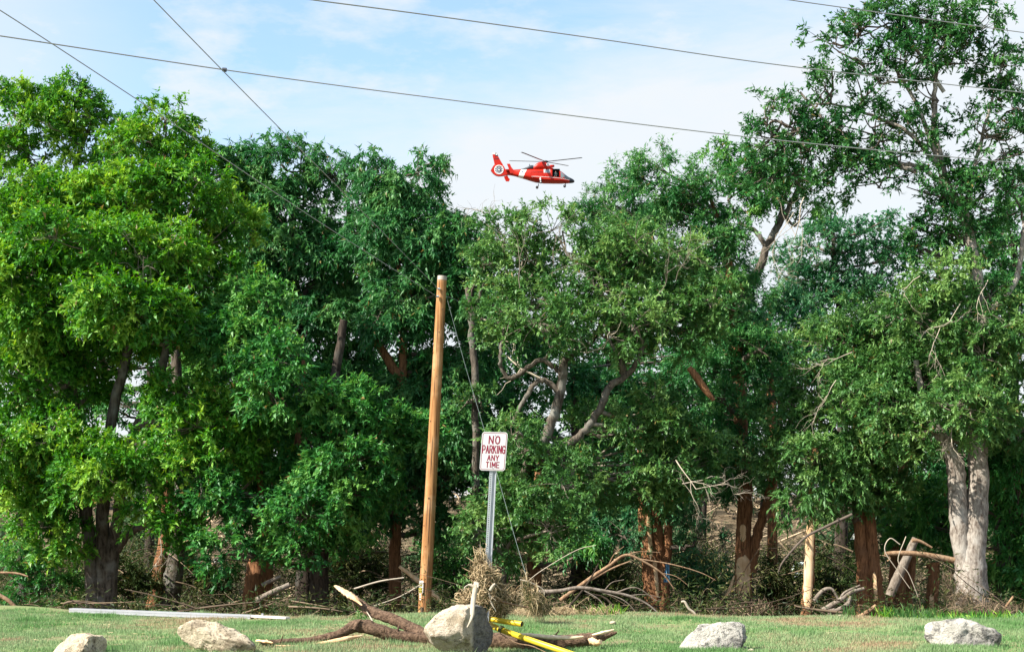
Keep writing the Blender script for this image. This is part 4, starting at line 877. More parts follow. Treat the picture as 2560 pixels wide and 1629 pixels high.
# recessed cabin behind the open door
hbox('cabin_back', 1490, 1650, 650, 815, -0.1, 0.0, darkin); hbox('cabin_floor', 1495, 1645, 808, 818, -0.95, 0.0, darkin); hbox('cabin_ceiling', 1495, 1645, 646, 655, -0.85, 0.0, darkin)
hbox('cabin_wall', 1490, 1496, 655, 812, -0.85, -0.05, darkin); hbox('cabin_wall', 1644, 1650, 660, 812, -0.85, -0.05, darkin)
def loft(name, rows, mat, n=20, e=0.75, parent=None):
    V = []; R_ = len(rows)
    for zx, tp, bt_, hw in rows:
        for j in range(n):
            a = j / n * 2 * np.pi; ca, sa = math.cos(a), math.sin(a)
            V.append(Hp(zx, (tp + bt_) / 2 - (bt_ - tp) / 2 * np.sign(sa) * abs(sa) ** e, -hw * np.sign(ca) * abs(ca) ** e))
    mb = MB(); Fq = [[i * n + j, i * n + (j + 1) % n, (i + 1) * n + (j + 1) % n, (i + 1) * n + j] for i in range(R_ - 1) for j in range(n)]
    V = np.array(V); mb.add(V, Fq)
    for b, rev in ((0, 1), ((R_ - 1) * n, 0)):
        mb.addtri(np.vstack([V[b:b + n], V[b:b + n].mean(0)]), [[k, (k + 1) % n, n] for k in range(n)])
    return make(name, mb, mat, parent or heli, True)
loft('engine_cowling', [(1155, 590, 655, .62), (1175, 570, 655, .72), (1210, 530, 660, .8), (1250, 505, 660, .85), (1320, 494, 660, .85), (1380, 503, 660, .82), (1415, 525, 660, .8), (1440, 560, 660, .76), (1500, 598, 660, .74), (1530, 625, 660, .7)], red)
loft('exhaust_fairing', [(850, 634, 644, .2), (920, 630, 646, .3), (980, 612, 650, .42), (1040, 590, 652, .52), (1085, 572, 652, .6), (1110, 562, 652, .6), (1155, 556, 652, .62)], black)
loft('tail_spine', [(780, 636, 643, .12), (860, 632, 645, .2), (960, 632, 645, .3)], black)
loft('hoist_arm', [(1450, 560, 580, .15), (1470, 548, 590, .2), (1500, 545, 590, .2), (1540, 545, 586, .2), (1548, 552, 578, .15)], red)
loft('engine_intake', [(1418, 545, 600, .9), (1436, 548, 598, .92), (1440, 555, 590, .9)], black)
mb = MB(); mb.tube([Hp(1418, 572, -0.9), Hp(1422, 572, -0.95)], [0.2, 0.2], 16); make('intake_ring', mb, white, heli, True)
mb = MB(); mb.tube([Hp(1080, 575), Hp(1080, 530)], [0.05, 0.04], 8); mb.tube([Hp(1095, 572), Hp(1100, 560), Hp(1115, 552)], [0.05, .08, .05], 8); make('beacon', mb, black, heli, True)
loft('side_sponson', [(1120, 792, 800, .9), (1200, 792, 835, 1.08), (1350, 806, 870, 1.14), (1500, 816, 880, 1.12), (1650, 826, 882, 1.04), (1800, 842, 880, .78), (1830, 850, 876, .6)], red)
mb = MB(); mb.tube([Hp(1118, 790, -0.93), Hp(1200, 796, -1.1), Hp(1350, 806, -1.17), Hp(1500, 817, -1.15), Hp(1650, 828, -1.07), Hp(1822, 852, -0.74)], [0.02, 0.03, 0.03, 0.03, 0.028, 0.015], 6); make('lip_highlight_strip', mb, white, heli, True)  # white strip painted along the sponson lip as its sunlit highlight
# fin with the ducted tail rotor
cx, cz, rr0 = 510, 643, 76
outl = [(385, 350), (385, 318), (440, 318), (462, 330), (480, 352), (500, 395), (545, 480), (590, 560), (632, 638), (655, 640), (655, 735), (600, 748), (560, 755), (500, 758), (450, 745), (400, 710), (355, 655), (385, 600), (427, 535), (415, 480), (398, 410)]
def radial_plate(name, outline, hole, th, mat):
    o = []; 
    for a, b in zip(outline, outline[1:] + outline[:1]):
        for k in range(4): o.append((a[0] + (b[0] - a[0]) * k / 4, a[1] + (b[1] - a[1]) * k / 4))
    k = len(o); V = []
    for s_ in (-th, th): V += [Hp(p[0], p[1], s_ * (0.45 if p[1] < 560 else 1)) for p in o]
    for s_ in (-th, th):
        for p in o:
            a = math.atan2(p[1] - cz, p[0] - cx)
            V.append(Hp(cx + hole * math.cos(a), cz + hole * math.sin(a), s_))
    Fq = []
    for i in range(k):
        j = (i + 1) % k
        Fq += [[i, j, 2 * k + j, 2 * k + i], [k + i, 3 * k + i, 3 * k + j, k + j], [i, k + i, k + j, j], [2 * k + i, 2 * k + j, 3 * k + j, 3 * k + i]]
    return make(name, MB().add(np.array(V), Fq), mat, heli)
low = [p for p in outl if p[1] >= 535]
fin_low = [(427, 535), (585, 545), (632, 638), (655, 640), (655, 735), (600, 748), (560, 755), (500, 758), (450, 745), (400, 710), (355, 655), (385, 600)]
radial_plate('tail_rotor_duct', fin_low, rr0, 0.24, red)
def plate(name, pts, d0, d1, mat, parent=None):
    k = len(pts); V = [Hp(p[0], p[1], d0) for p in pts] + [Hp(p[0], p[1], d1) for p in pts]; mb = MB()
    V = np.array(V); c = np.vstack([V, V[:k].mean(0), V[k:].mean(0)])
    mb.add(V, [[i, (i + 1) % k, (i + 1) % k + k, i + k] for i in range(k)])
    mb.addtri(c, [[i, (i + 1) % k, 2 * k] for i in range(k)] + [[k + (i + 1) % k, k + i, 2 * k + 1] for i in range(k)])
    return make(name, mb, mat, parent or heli)
fin = plate('tail_fin', [(388, 350), (437, 350), (440, 385), (497, 392), (545, 480), (585, 548), (427, 540), (415, 480), (398, 410)], -0.14, 0.14, red)
plate('fin_tip', [(383, 318), (440, 318), (438, 350), (388, 350)], -0.14, 0.14, white, fin)
plate('fin_front_patch', [(442, 318), (465, 330), (483, 352), (498, 391), (440, 384)], -0.14, 0.14, black, fin)
star = [(463 + (19 if k % 2 == 0 else 11) * math.sin(k * math.pi / 5), 353 - (19 if k % 2 == 0 else 11) * math.cos(k * math.pi / 5)) for k in range(10)]
plate('star_emblem', star, -0.16, -0.145, white, fin)
mb = MB(); ang = np.linspace(0, 2 * np.pi, 41)[:-1]
V = np.array([Hp(cx + r_ * math.cos(a), cz + r_ * math.sin(a), s_) for s_ in (-0.27, -0.12) for r_ in (87, 74) for a in ang]); k = 40
mb.add(V, [[i, (i + 1) % k, k + (i + 1) % k, k + i] for i in range(k)] + [[k + i, k + (i + 1) % k, 3 * k + (i + 1) % k, 3 * k + i] for i in range(k)] + [[i, 2 * k + i, 2 * k + (i + 1) % k, (i + 1) % k] for i in range(k)])
make('white_duct_ring', mb, white, heli, True)
tr = MB(); tr.tube([Hp(cx, cz, -0.16), Hp(cx, cz, 0.16)], [0.10, 0.10], 16); trh = make('tail_rotor_hub', tr, white, heli, True)
for k in range(11):
    a = k / 11 * 2 * math.pi + 0.15; ca, sa = math.cos(a), math.sin(a); mb = MB()
    p = lambda r_, w_, y_: Hp(cx + r_ * ca - w_ * sa, cz + r_ * sa + w_ * ca, y_)
    V = [p(12, -5, -0.03), p(73, -8, -0.05), p(73, 8, 0.03), p(12, 5, 0.02), p(12, -5, -0.01), p(73, -8, -0.03), p(73, 8, 0.05), p(12, 5, 0.04)]
    mb.add(V, [[0, 1, 2, 3], [4, 7, 6, 5], [0, 4, 5, 1], [1, 5, 6, 2], [2, 6, 7, 3], [3, 7, 4, 0]]); make('tail_rotor_blade', mb, black, trh)
# horizontal stabiliser and end plates
plate('horizontal_stabilizer', [(640, 676), (720, 672), (735, 682), (650, 690)], -1.55, 1.55, red)
plate('end_plate', [(658, 578), (716, 578), (738, 635), (800, 712), (785, 750), (722, 750), (700, 690), (684, 640)], -1.62, -1.5, red)
plate('end_plate', [(600, 715), (668, 690), (690, 745), (714, 762), (697, 806), (640, 804), (618, 760)], 1.5, 1.62, red)
# rotor
hub = MB(); hub.tube([Hp(1380, 510), Hp(1382, 482)], [0.18, 0.22], 12); hub.tube([Hp(1384, 490), Hp(1386, 470)], [0.4, 0.34], 12)
hub_o = make('rotor_hub', hub, metal, heli, True)
for (ex, ez, dy) in [(2065, 410, -3.08), (710, 467, 3.08), (935, 307, -5.05), (1805, 560, 5.05)]:
    a = Hp(1384, 480, 0); sgn = 1
    b = Hp(ex, ez, dy); 
    # keep the tip where the side view puts it while it stands nearer or farther
    f_ = (HD + dy) / HD; b[0] = b[0] * f_; b[2] = H + (b[2] - H) * f_
    v = b - a; L_ = np.linalg.norm(v); v /= L_; w = np.cross(v, [0.05, 0, 1]); w /= np.linalg.norm(w); u = np.cross(w, v)
    mb = MB(); V = []
    for t_ in (0.0, 0.08, 0.2, 1.0):
        cw = 0.10 if t_ < 0.1 else 0.19; th = 0.045 if t_ < 0.1 else 0.028
        c = a + v * L_ * t_ + u * (-0.05 * math.sin(t_ * math.pi))
        V += [c - w * cw - u * th * .2, c + u * th, c + w * cw, c - u * th]
    V = np.array(V); Fq = [[i * 4 + j, i * 4 + (j + 1) % 4, (i + 1) * 4 + (j + 1) % 4, (i + 1) * 4 + j] for i in range(3) for j in range(4)] + [[0, 3, 2, 1], [12, 13, 14, 15]]
    mb.add(V, Fq); make('rotor_blade', mb, black, heli)
# landing gear
for (zx, zy, dy, x0, y0) in [(1227, 932, -1.1 + 2.2, 1250, 870), (1288, 902, -1.15, 1282, 815), (1742, 942, 0.0, 1755, 885)]:
    lg = MB(); lg.tube([Hp(x0, y0, dy * 0.85), Hp(x0 + 4, (y0 + zy) / 2, dy), Hp(zx, zy, dy)], [0.11 if y0 == 815 else .05, 0.09 if y0 == 815 else .05, 0.04], 10)
    leg = make('landing_leg', lg, white if y0 == 815 else metal, heli, True)
    w_ = MB(); w_.tube([Hp(zx, zy, dy - 0.12), Hp(zx, zy, dy - 0.09), Hp(zx, zy, dy + 0.09), Hp(zx, zy, dy + 0.12)], [0.14, 0.19, 0.19, 0.14], 18); ty = make('wheel', w_, rubber, leg, True)
    w_ = MB(); w_.tube([Hp(zx, zy, dy - 0.135), Hp(zx, zy, dy - 0.115)], [0.075, 0.075], 14); make('wheel_hub', w_, white, leg, True)
hbox('belly_antenna', 1180, 1260, 874, 880, -0.3, -0.25, black); hbox('belly_antenna', 1240, 1248, 860, 900, -0.5, -0.45, black)
# lettering
def lettering(name, txt, org, right, up, size, mat, parent, off=0.0, xs=1.0, align='CENTER', ext=0.0005):
    cu = bpy.data.curves.new(name, 'FONT'); cu.body = txt; cu.size = 1.0; cu.align_x = align; cu.align_y = 'CENTER'; cu.extrude = 0; cu.offset = off; cu.resolution_u = 3
    ob = bpy.data.objects.new(name, cu); me = bpy.data.meshes.new_from_object(ob); bpy.data.objects.remove(ob)
    co = np.zeros(len(me.vertices) * 3); me.vertices.foreach_get('co', co); co = co.reshape(-1, 3)
    right = np.array(right, float); up = np.array(up, float)
    w = np.array(org) + co[:, :1] * size * xs * right + co[:, 1:2] * size * up - ORG[parent]
    me.vertices.foreach_set('co', w.astype(np.float32).ravel()); me.materials.clear(); me.materials.append(mat); me.name = name
    o = bpy.data.objects.new(name, me); COL.objects.link(o); o.parent = parent; ORG[o] = ORG[parent]; return o
rt = np.array([1, 0, -0.03]); upv = np.array([0.03, 0, 1])
lettering('side_lettering', 'U.S. COAST GUARD', Hp(1190, 700, -1.075), rt, upv, 0.27, darkin, heli, 0.0, 0.9)
lettering('fin_number', '6547', Hp(466, 435, -0.15), rt, upv, 0.34, black, fin, 0.01)
mb = MB(); mb.tube([Hp(944, 696, -0.70), Hp(944, 696, -0.66)], [0.10, 0.10], 12); make('round_emblem', mb, simple('emblem_blue', (0.05, 0.08, 0.2), 0.5), heli)

# crew member in the doorway (a seated figure, one skinned body)
def person_skin(name, joints, edges, radii, mat, parent=None, origin=None):
    o0 = ORG[parent] if parent else np.array(origin)
    me = bpy.data.meshes.new(name); me.from_pydata([tuple(np.array(j) - o0) for j in joints], edges, [])
    o = bpy.data.objects.new(name, me); COL.objects.link(o)
    if parent: o.parent = parent
    else: o.location = o0
    ORG[o] = o0
    md = o.modifiers.new('skin', 'SKIN'); md.use_smooth_shade = True
    for i, r in enumerate(radii): me.skin_vertices[0].data[i].radius = (r, r)
    me.skin_vertices[0].data[0].use_root = True
    sb = o.modifiers.new('sub', 'SUBSURF'); sb.levels = 1; sb.render_levels = 1
    me.materials.append(mat); return o
suit = simple('dark_flight_suit', (0.03, 0.045, 0.05), 0.8); skin = simple('skin', (0.5, 0.32, 0.24), 0.6); helmet = simple('pale_helmet', (0.55, 0.6, 0.62), 0.3)
for (zx, dy, lab, hy) in [(1568, -0.62, 'crew member in dark flight suit and pale helmet sitting in the open helicopter doorway', 0)]:
    pv = Hp(zx, 790, dy); pe = empty('person', pv); tag(pe, lab, 'person')
    J = [pv + np.array(a) for a in [(0, 0, 0.12), (0, 0, 0.30), (0.01, 0, 0.50), (0.01, 0, 0.60), (-0.17, 0, 0.52), (-0.2, -0.08, 0.32), (-0.08, -0.24, 0.22), (0.19, 0, 0.52), (0.22, -0.08, 0.32), (0.10, -0.24, 0.22),
                                     (-0.1, -0.05, 0.10), (-0.12, -0.3, 0.10), (-0.12, -0.32, -0.1), (0.1, -0.05, 0.10), (0.12, -0.3, 0.10), (0.12, -0.32, -0.1)]]
    E = [(0, 1), (1, 2), (2, 3), (2, 4), (4, 5), (5, 6), (2, 7), (7, 8), (8, 9), (0, 10), (10, 11), (11, 12), (0, 13), (13, 14), (14, 15)]
    person_skin('body', J, E, [.13, .13, .14, .06, .07, .05, .035, .07, .05, .035, .09, .07, .05, .09, .07, .05], suit, pe)
    person_skin('head', [pv + np.array(a) for a in [(0.01, -0.01, 0.60), (0.01, -0.02, 0.70), (0.01, -0.03, 0.78)]], [(0, 1), (1, 2)], [.05, .09, .07], skin, pe)
    person_skin('helmet', [pv + np.array(a) for a in [(0.01, 0.02, 0.70), (0.01, 0.015, 0.80)]], [(0, 1)], [.11, .10], helmet, pe)

# ------------------------------------------------------------------ utility pole
pd = 33.0; s = pd / F
wood_pole = bark_mat('pole_wood', (0.46, 0.245, 0.105), (0.20, 0.085, 0.03), (0.50, 0.31, 0.17), 30, 0.022, bump=0.008, patch_amt=0.6)
grey_wood = bark_mat('weathered_wood', (0.40, 0.35, 0.31), (0.25, 0.21, 0.18), (0.5, 0.45, 0.4), 30, 0.1, bump=0.004)
b0 = P(1058, 1560, pd); gb = np.array([b0[0] - 0.03, pd, gz(b0[0], pd) - 0.05])
pole = empty('utility_pole', (gb[0], gb[1], gb[2])); tag(pole, 'tall bare wooden utility pole without crossarm, leaning slightly right, cut off flat', 'utility pole')
mb = MB(); pp = [gb] + [P(1060 + (1105 - 1060) * f, 1540 - (1540 - 700) * f, pd) for f in np.linspace(0, 1, 12)]
rr_ = [0.155] + [ (15.9 - 4.4 * f) * s for f in np.linspace(0, 1, 12)]
mb.tube(pp, rr_, 28, ridge=0.008, jit=0.004, sub=3, seed=3); make('shaft', mb, wood_pole, pole, True)
mb = MB(); ax = (P(1106, 688, pd) - P(1105, 700, pd))
mb.tube([P(1105, 700.5, pd), P(1105.7, 690, pd)], [11.75 * s, 11.5 * s], 28, ridge=0.006); make('weathered_top', mb, grey_wood, pole, True)
for (bx, by) in ((1098, 722), (1095, 741)):
    mb = MB(); mb.tube([P(bx - 5, by, pd - 0.16), P(bx + 3, by, pd - 0.16)], [0.022, 0.022], 8); mb.box(P(bx, by, pd - 0.14), (0.05, 0.03, 0.05)); make('wire_bracket', mb, simple('galvanized', (0.35, 0.37, 0.38), 0.4, 0.6), pole, True)
knotm = simple('knot', (0.09, 0.045, 0.02), 0.8)
for (kx, ky, kr) in [(1106, 774, 3.2), (1098, 831, 1.8), (1086, 925, 1.6), (1092, 941, 1.4), (1094, 1002, 1.8), (1077, 1053, 2.2), (1073, 1245, 3.2), (1061, 1313, 2), (1075, 1106, 1.6), (1065, 1365, 1.8), (1082, 880, 1.2), (1090, 1160, 1.2)]:
    f = (1540 - ky) / 840; cxp = 1060 + 45 * f; rp = (15.9 - 4.4 * f); off = max(-0.85, min(0.85, (kx - cxp) / rp)); yy = math.sqrt(1 - off * off) * rp * s
    mb = MB(); mb.tube([P(kx, ky, pd) - [0, yy - 0.02, 0], P(kx, ky, pd) - [0, yy + 0.004, 0]], [kr * s, kr * s * 0.7], 10); make('knot', mb, knotm, pole, True)
# vertical drying cracks
for q, (kx, y0, y1) in enumerate([(1100, 700, 742), (1110, 780, 850), (1089, 930, 1010), (1083, 1080, 1200), (1077, 1240, 1370), (1072, 1380, 1490), (1080, 1430, 1530), (1062, 1480, 1535), (1096, 800, 900), (1070, 1250, 1330)]):
    pts = []
    for f2 in np.linspace(0, 1, 6):
        ky = y0 + (y1 - y0) * f2; f = (1540 - ky) / 840; x2 = kx - 45 / 840 * (ky - y0); cxp = 1060 + 45 * f; rp = 15.9 - 4.4 * f; off = max(-0.95, min(0.95, (x2 - cxp) / rp))
        pts.append(P(x2, ky, pd) - [0, math.sqrt(1 - off * off) * rp * s - 0.004, 0])
    mb = MB(); mb.tube(pts, [0.003, 0.009, 0.011, 0.010, 0.008, 0.003], 5); make('crack', mb, knotm, pole, True)
f = (1540 - 1465) / 840; tg = MB(); tg.box(P(1054, 1465, pd) - [0, 0.166, 0], (10.5 * s, 0.006, 31 * s), [[1, 0, 0.05], [0, 1, 0], [-0.05, 0, 1]]); tgo = make('tag_plate', tg, simple('tag_white', (0.72, 0.72, 0.68), 0.5, noise=0.15), pole)
yel = simple('tag_yellow', (0.75, 0.62, 0.05), 0.5)
for ty_ in (1460.5, 1470, 1476.5):
    mb = MB(); mb.box(P(1052.3, ty_, pd) - [0, 0.171, 0], (7.5 * s, 0.004, 5.5 * s)); make('number_tile', mb, yel, tgo)
    for dx in (-1.8, 1.6):
        mb = MB(); mb.box(P(1052.3 + dx, ty_, pd) - [0, 0.175, 0], (1.3 * s, 0.003, 4.2 * s)); make('digit', mb, black, tgo)
for ty_ in (1484, 1490, 1496):
    mb = MB(); mb.box(P(1051.5, ty_, pd) - [0, 0.166, 0], (3.4 * s, 0.004, 3.6 * s)); make('staple_scrap', mb, white, pole)

# ------------------------------------------------------------------ wires
wirem = simple('wire', (0.27, 0.28, 0.29), 0.6, 0.0); wirel = simple('wire_pale', (0.22, 0.27, 0.26), 0.4, 0.3)
def wire(name, label, pts, r, mat, group=None):
    a = np.array([P(p[0], p[1], p[2]) for p in pts]); rs = np.full(len(a), r); a, rs = resample(a, rs, 12); mb = MB(); mb.tube(a, rs, 6)
    o = make(name, mb, mat, smooth_=True); return tag(o, label, 'wire')
wire('overhead_wire', 'lower overhead wire crossing the sky from left to right, passing below the helicopter side', [(-150, 72, 15.0), (0, 90, 15.4), (563, 175, 17.2), (1063, 242, 18.6), (1892, 345, 21), (2560, 409, 24), (2700, 420, 24.8)], 0.0076, wirem)
wire('overhead_wire', 'middle overhead wire running from top centre down to the right edge', [(700, -14, 15), (781, 0, 15.3), (1063, 37, 16.4), (1500, 98, 18.5), (1967, 165, 20.4), (2560, 232, 23.4), (2700, 246, 24)], 0.0076, wirem)
wire('overhead_wire', 'short uppermost overhead wire across the top right corner', [(1900, -12, 20), (1972, 0, 20.5), (2250, 39, 22.5), (2560, 82, 25), (2700, 100, 26)], 0.0076, wirem)
wire('service_wire', 'slanting wire from the top left corner down to the lower pole bracket', [(-80, -25, 14.8), (143, 118, 16.1), (404, 290, 18.1), (600, 423, 20.2), (800, 556, 23.4), (960, 658, 27.4), (1093, 741, 32.84)], 0.0062, wirem)
wire('service_wire', 'steep slanting wire from the top edge left of centre to the upper pole bracket', [(350, -35, 14.8), (553, 173, 17.0), (723, 345, 19.8), (890, 513, 23.8), (1025, 650, 29.0), (1096, 722, 32.84)], 0.0062, wirem)
wire('guy_wire', 'thin pale guy wire running from the pole top down behind the parking sign', [(1116, 738, 33.1), (1118, 748, 33), (1143, 840, 31), (1165, 920, 29), (1211, 1075, 25.5), (1243, 1185, 24), (1285, 1335, 22.2), (1317, 1443, 21.2)], 0.0028, wirel)
wire('guy_wire', 'second faint wire leaving the pole top to the right into the trees', [(1112, 740, 33.1), (1140, 750, 34), (1165, 770, 35.2), (1185, 790, 36)], 0.006, wirel)
mb = MB(); mb.tube([P(556, 174, 17.15), P(566, 175.5, 17.15)], [0.022, 0.026], 10); tag(make('wire_clamp', mb, black), 'small dark clamp on the lower overhead wire where the steep wire crosses', 'clamp')

# ------------------------------------------------------------------ parking sign
sd_ = 16.8; s = sd_ / F
th_ = math.radians(4.3); RX = np.array([math.cos(th_ * 0.4), 0, -math.sin(th_ * 0.35)]); UP = np.array([math.sin(th_), 0, math.cos(th_)])
sc = P(1234, 1127.5, sd_)
galv = simple('galvanized_steel', (0.42, 0.45, 0.50), 0.45, 0.35, noise=0.15, nscale=30)
signw = simple('sign_white', (0.56, 0.56, 0.585), 0.35, noise=0.05, nscale=6)
signr = simple('sign_red', (0.20, 0.004, 0.028), 0.45)
foot = P(1209, 1640, sd_)
sign = empty('parking_sign', (foot[0], foot[1], gz(foot[0], foot[1]))); tag(sign, 'white NO PARKING ANY TIME sign on a leaning galvanized post behind the big boulder', 'sign')
def SPt(u, v, w=0.0): return sc + RX * u + UP * v + np.array([0, -w, 0])
def rrect(hw, hh, r, n=8):
    o = []
    for (cx_, cy_, a0) in ((hw - r, hh - r, 0), (-hw + r, hh - r, 90), (-hw + r, -hh + r, 180), (hw - r, -hh + r, 270)):
        for k in range(n + 1):
            a = math.radians(a0 + 90 * k / n); o.append((cx_ + r * math.cos(a), cy_ + r * math.sin(a)))
    return o
o1 = rrect(0.151, 0.2285, 0.034); k = len(o1); mb = MB()
Vf = np.array([SPt(a, b, 0.0015) for a, b in o1] + [SPt(a, b, -0.0015) for a, b in o1] + [SPt(0, 0, 0.0015), SPt(0, 0, -0.0015)])
mb.addtri(Vf, [[i, (i + 1) % k, 2 * k] for i in range(k)] + [[k + (i + 1) % k, k + i, 2 * k + 1] for i in range(k)]); mb.add(Vf, [[i, i + k, (i + 1) % k + k, (i + 1) % k] for i in range(k)])
plate_o = make('sign_plate', mb, signw, sign)
oa = rrect(0.141, 0.2185, 0.026); ob_ = rrect(0.1355, 0.213, 0.0215)
mb = MB(); mb.add(np.array([SPt(a, b, 0.0024) for a, b in oa] + [SPt(a, b, 0.0024) for a, b in ob_]), [[i, (i + 1) % k, (i + 1) % k + k, i + k] for i in range(k)]); make('red_border', mb, signr, plate_o)
STROKES = {'N': [[(0, 0), (0, 1)], [(0, 1), (1, 0)], [(1, 0), (1, 1)]], 'A': [[(0, 0), (.5, 1)], [(.5, 1), (1, 0)], [(.2, .34), (.8, .34)]],
    'R': [[(0, 0), (0, 1)], [(0, 1), (.6, 1), (.95, .88), (.95, .62), (.6, .48), (0, .48)], [(.5, .48), (1, 0)]], 'P': [[(0, 0), (0, 1)], [(0, 1), (.6, 1), (.95, .86), (.95, .56), (.6, .43), (0, .43)]],
    'K': [[(0, 0), (0, 1)], [(0, .38), (.95, 1)], [(.35, .6), (1, 0)]], 'I': [[(.5, 0), (.5, 1)]], 'Y': [[(0, 1), (.5, .45)], [(1, 1), (.5, .45)], [(.5, .45), (.5, 0)]],
    'T': [[(0, 1), (1, 1)], [(.5, 1), (.5, 0)]], 'M': [[(0, 0), (0, 1)], [(0, 1), (.5, .3)], [(.5, .3), (1, 1)], [(1, 1), (1, 0)]], 'E': [[(0, 0), (0, 1)], [(0, 1), (1, 1)], [(0, .5), (.85, .5)], [(0, 0), (1, 0)]],
    'O': [[(.5, 1), (.15, .9), (0, .65), (0, .35), (.15, .1), (.5, 0), (.85, .1), (1, .35), (1, .65), (.85, .9), (.5, 1)]],
    'G': [[(1, .8), (.8, .96), (.5, 1), (.15, .9), (0, .65), (0, .35), (.15, .1), (.5, 0), (.8, .04), (1, .2), (1, .46), (.55, .46)]]}
def sign_word(txt, v0, hgt, wch, gap, th):
    ws = [wch * (0.25 if c == 'I' else 1.15 if c == 'M' else 1.0) for c in txt]; tot = sum(ws) + gap * (len(txt) - 1); x = -tot / 2
    for c, w_ in zip(txt, ws):
        mb = MB(); lay = 0
        for st_ in STROKES[c]:
            for (a, b) in zip(st_[:-1], st_[1:]):
                a = np.array([x + a[0] * w_, v0 + (a[1] - .5) * hgt]); b = np.array([x + b[0] * w_, v0 + (b[1] - .5) * hgt])
                t_ = (b - a) / (np.linalg.norm(b - a) + 1e-9); n_ = np.array([-t_[1], t_[0]]) * th / 2; a = a - t_ * th * .35; b = b + t_ * th * .35
                lay += 1; z0 = 0.0022 + lay * 0.00012
                mb.add([SPt(*(a - n_), z0), SPt(*(b - n_), z0), SPt(*(b + n_), z0), SPt(*(a + n_), z0)], [[0, 1, 2, 3]])
        make('letter', mb, signr, plate_o); x += w_ + gap
sign_word('NO', 0.134, 0.088, 0.046, 0.030, 0.0145)
sign_word('PARKING', 0.022, 0.088, 0.029, 0.0135, 0.0125)
sign_word('ANY', -0.078, 0.062, 0.032, 0.017, 0.0115)
sign_word('TIME', -0.160, 0.062, 0.030, 0.017, 0.0115)
for v_ in (0.192, -0.195):
    mb = MB(); mb.tube([SPt(0.002, v_, 0.001), SPt(0.002, v_, 0.007)], [0.006, 0.005], 10); make('bolt', mb, galv, plate_o, True)
# U-channel post: left flange pierced by a row of holes, raised web right
A = P(1209, 1630, sd_); B_ = SPt(0, 0.20); ax = B_ - A; Lp = np.linalg.norm(ax); ax /= Lp
rx = np.array([1.0, 0, -ax[0]]); 
def PP(u, v, w): return A + ax * v + rx * u + np.array([0, 0.012 - w, 0])
mb = MB(); pitch = 0.0254; nh = int(Lp / pitch)
fl, fr_ = -0.040, -0.004; hc = -0.022; hr = 0.0055
for i in range(nh):
    v0, v1 = i * pitch, (i + 1) * pitch; vc = (v0 + v1) / 2
    o = [(fl, v0), (fr_, v0), (fr_, v1), (fl, v1)]; n_ = [(hc - hr, vc - hr), (hc + hr, vc - hr), (hc + hr, vc + hr), (hc - hr, vc + hr)]
    V = [PP(a, b, 0) for a, b in o] + [PP(a, b, 0) for a, b in n_] + [PP(a, b, -0.004) for a, b in n_] + [PP(a, b, -0.004) for a, b in o]
    mb.add(V, [[0, 1, 5, 4], [1, 2, 6, 5], [2, 3, 7, 6], [3, 0, 4, 7]] + [[4 + j, 4 + (j + 1) % 4, 8 + (j + 1) % 4, 8 + j] for j in range(4)] + [[12, 8, 9, 13], [13, 9, 10, 14], [14, 10, 11, 15], [15, 11, 8, 12]])
mb.add([PP(fl, 0, 0), PP(fl, Lp, 0), PP(fl, Lp, -0.004), PP(fl, 0, -0.004)], [[0, 1, 2, 3]])
prof = [(-0.004, 0), (0.006, -0.022), (0.022, -0.022), (0.032, 0), (0.042, 0), (0.042, -0.003), (0.034, -0.004), (0.024, -0.026), (0.004, -0.026), (-0.004, -0.004)]
V = [PP(a, 0, b) for a, b in prof] + [PP(a, Lp, b) for a, b in prof]; k = len(prof)
mb.add(V, [[i, (i + 1) % k, (i + 1) % k + k, i + k] for i in range(k)])
make('post', mb, galv, sign)

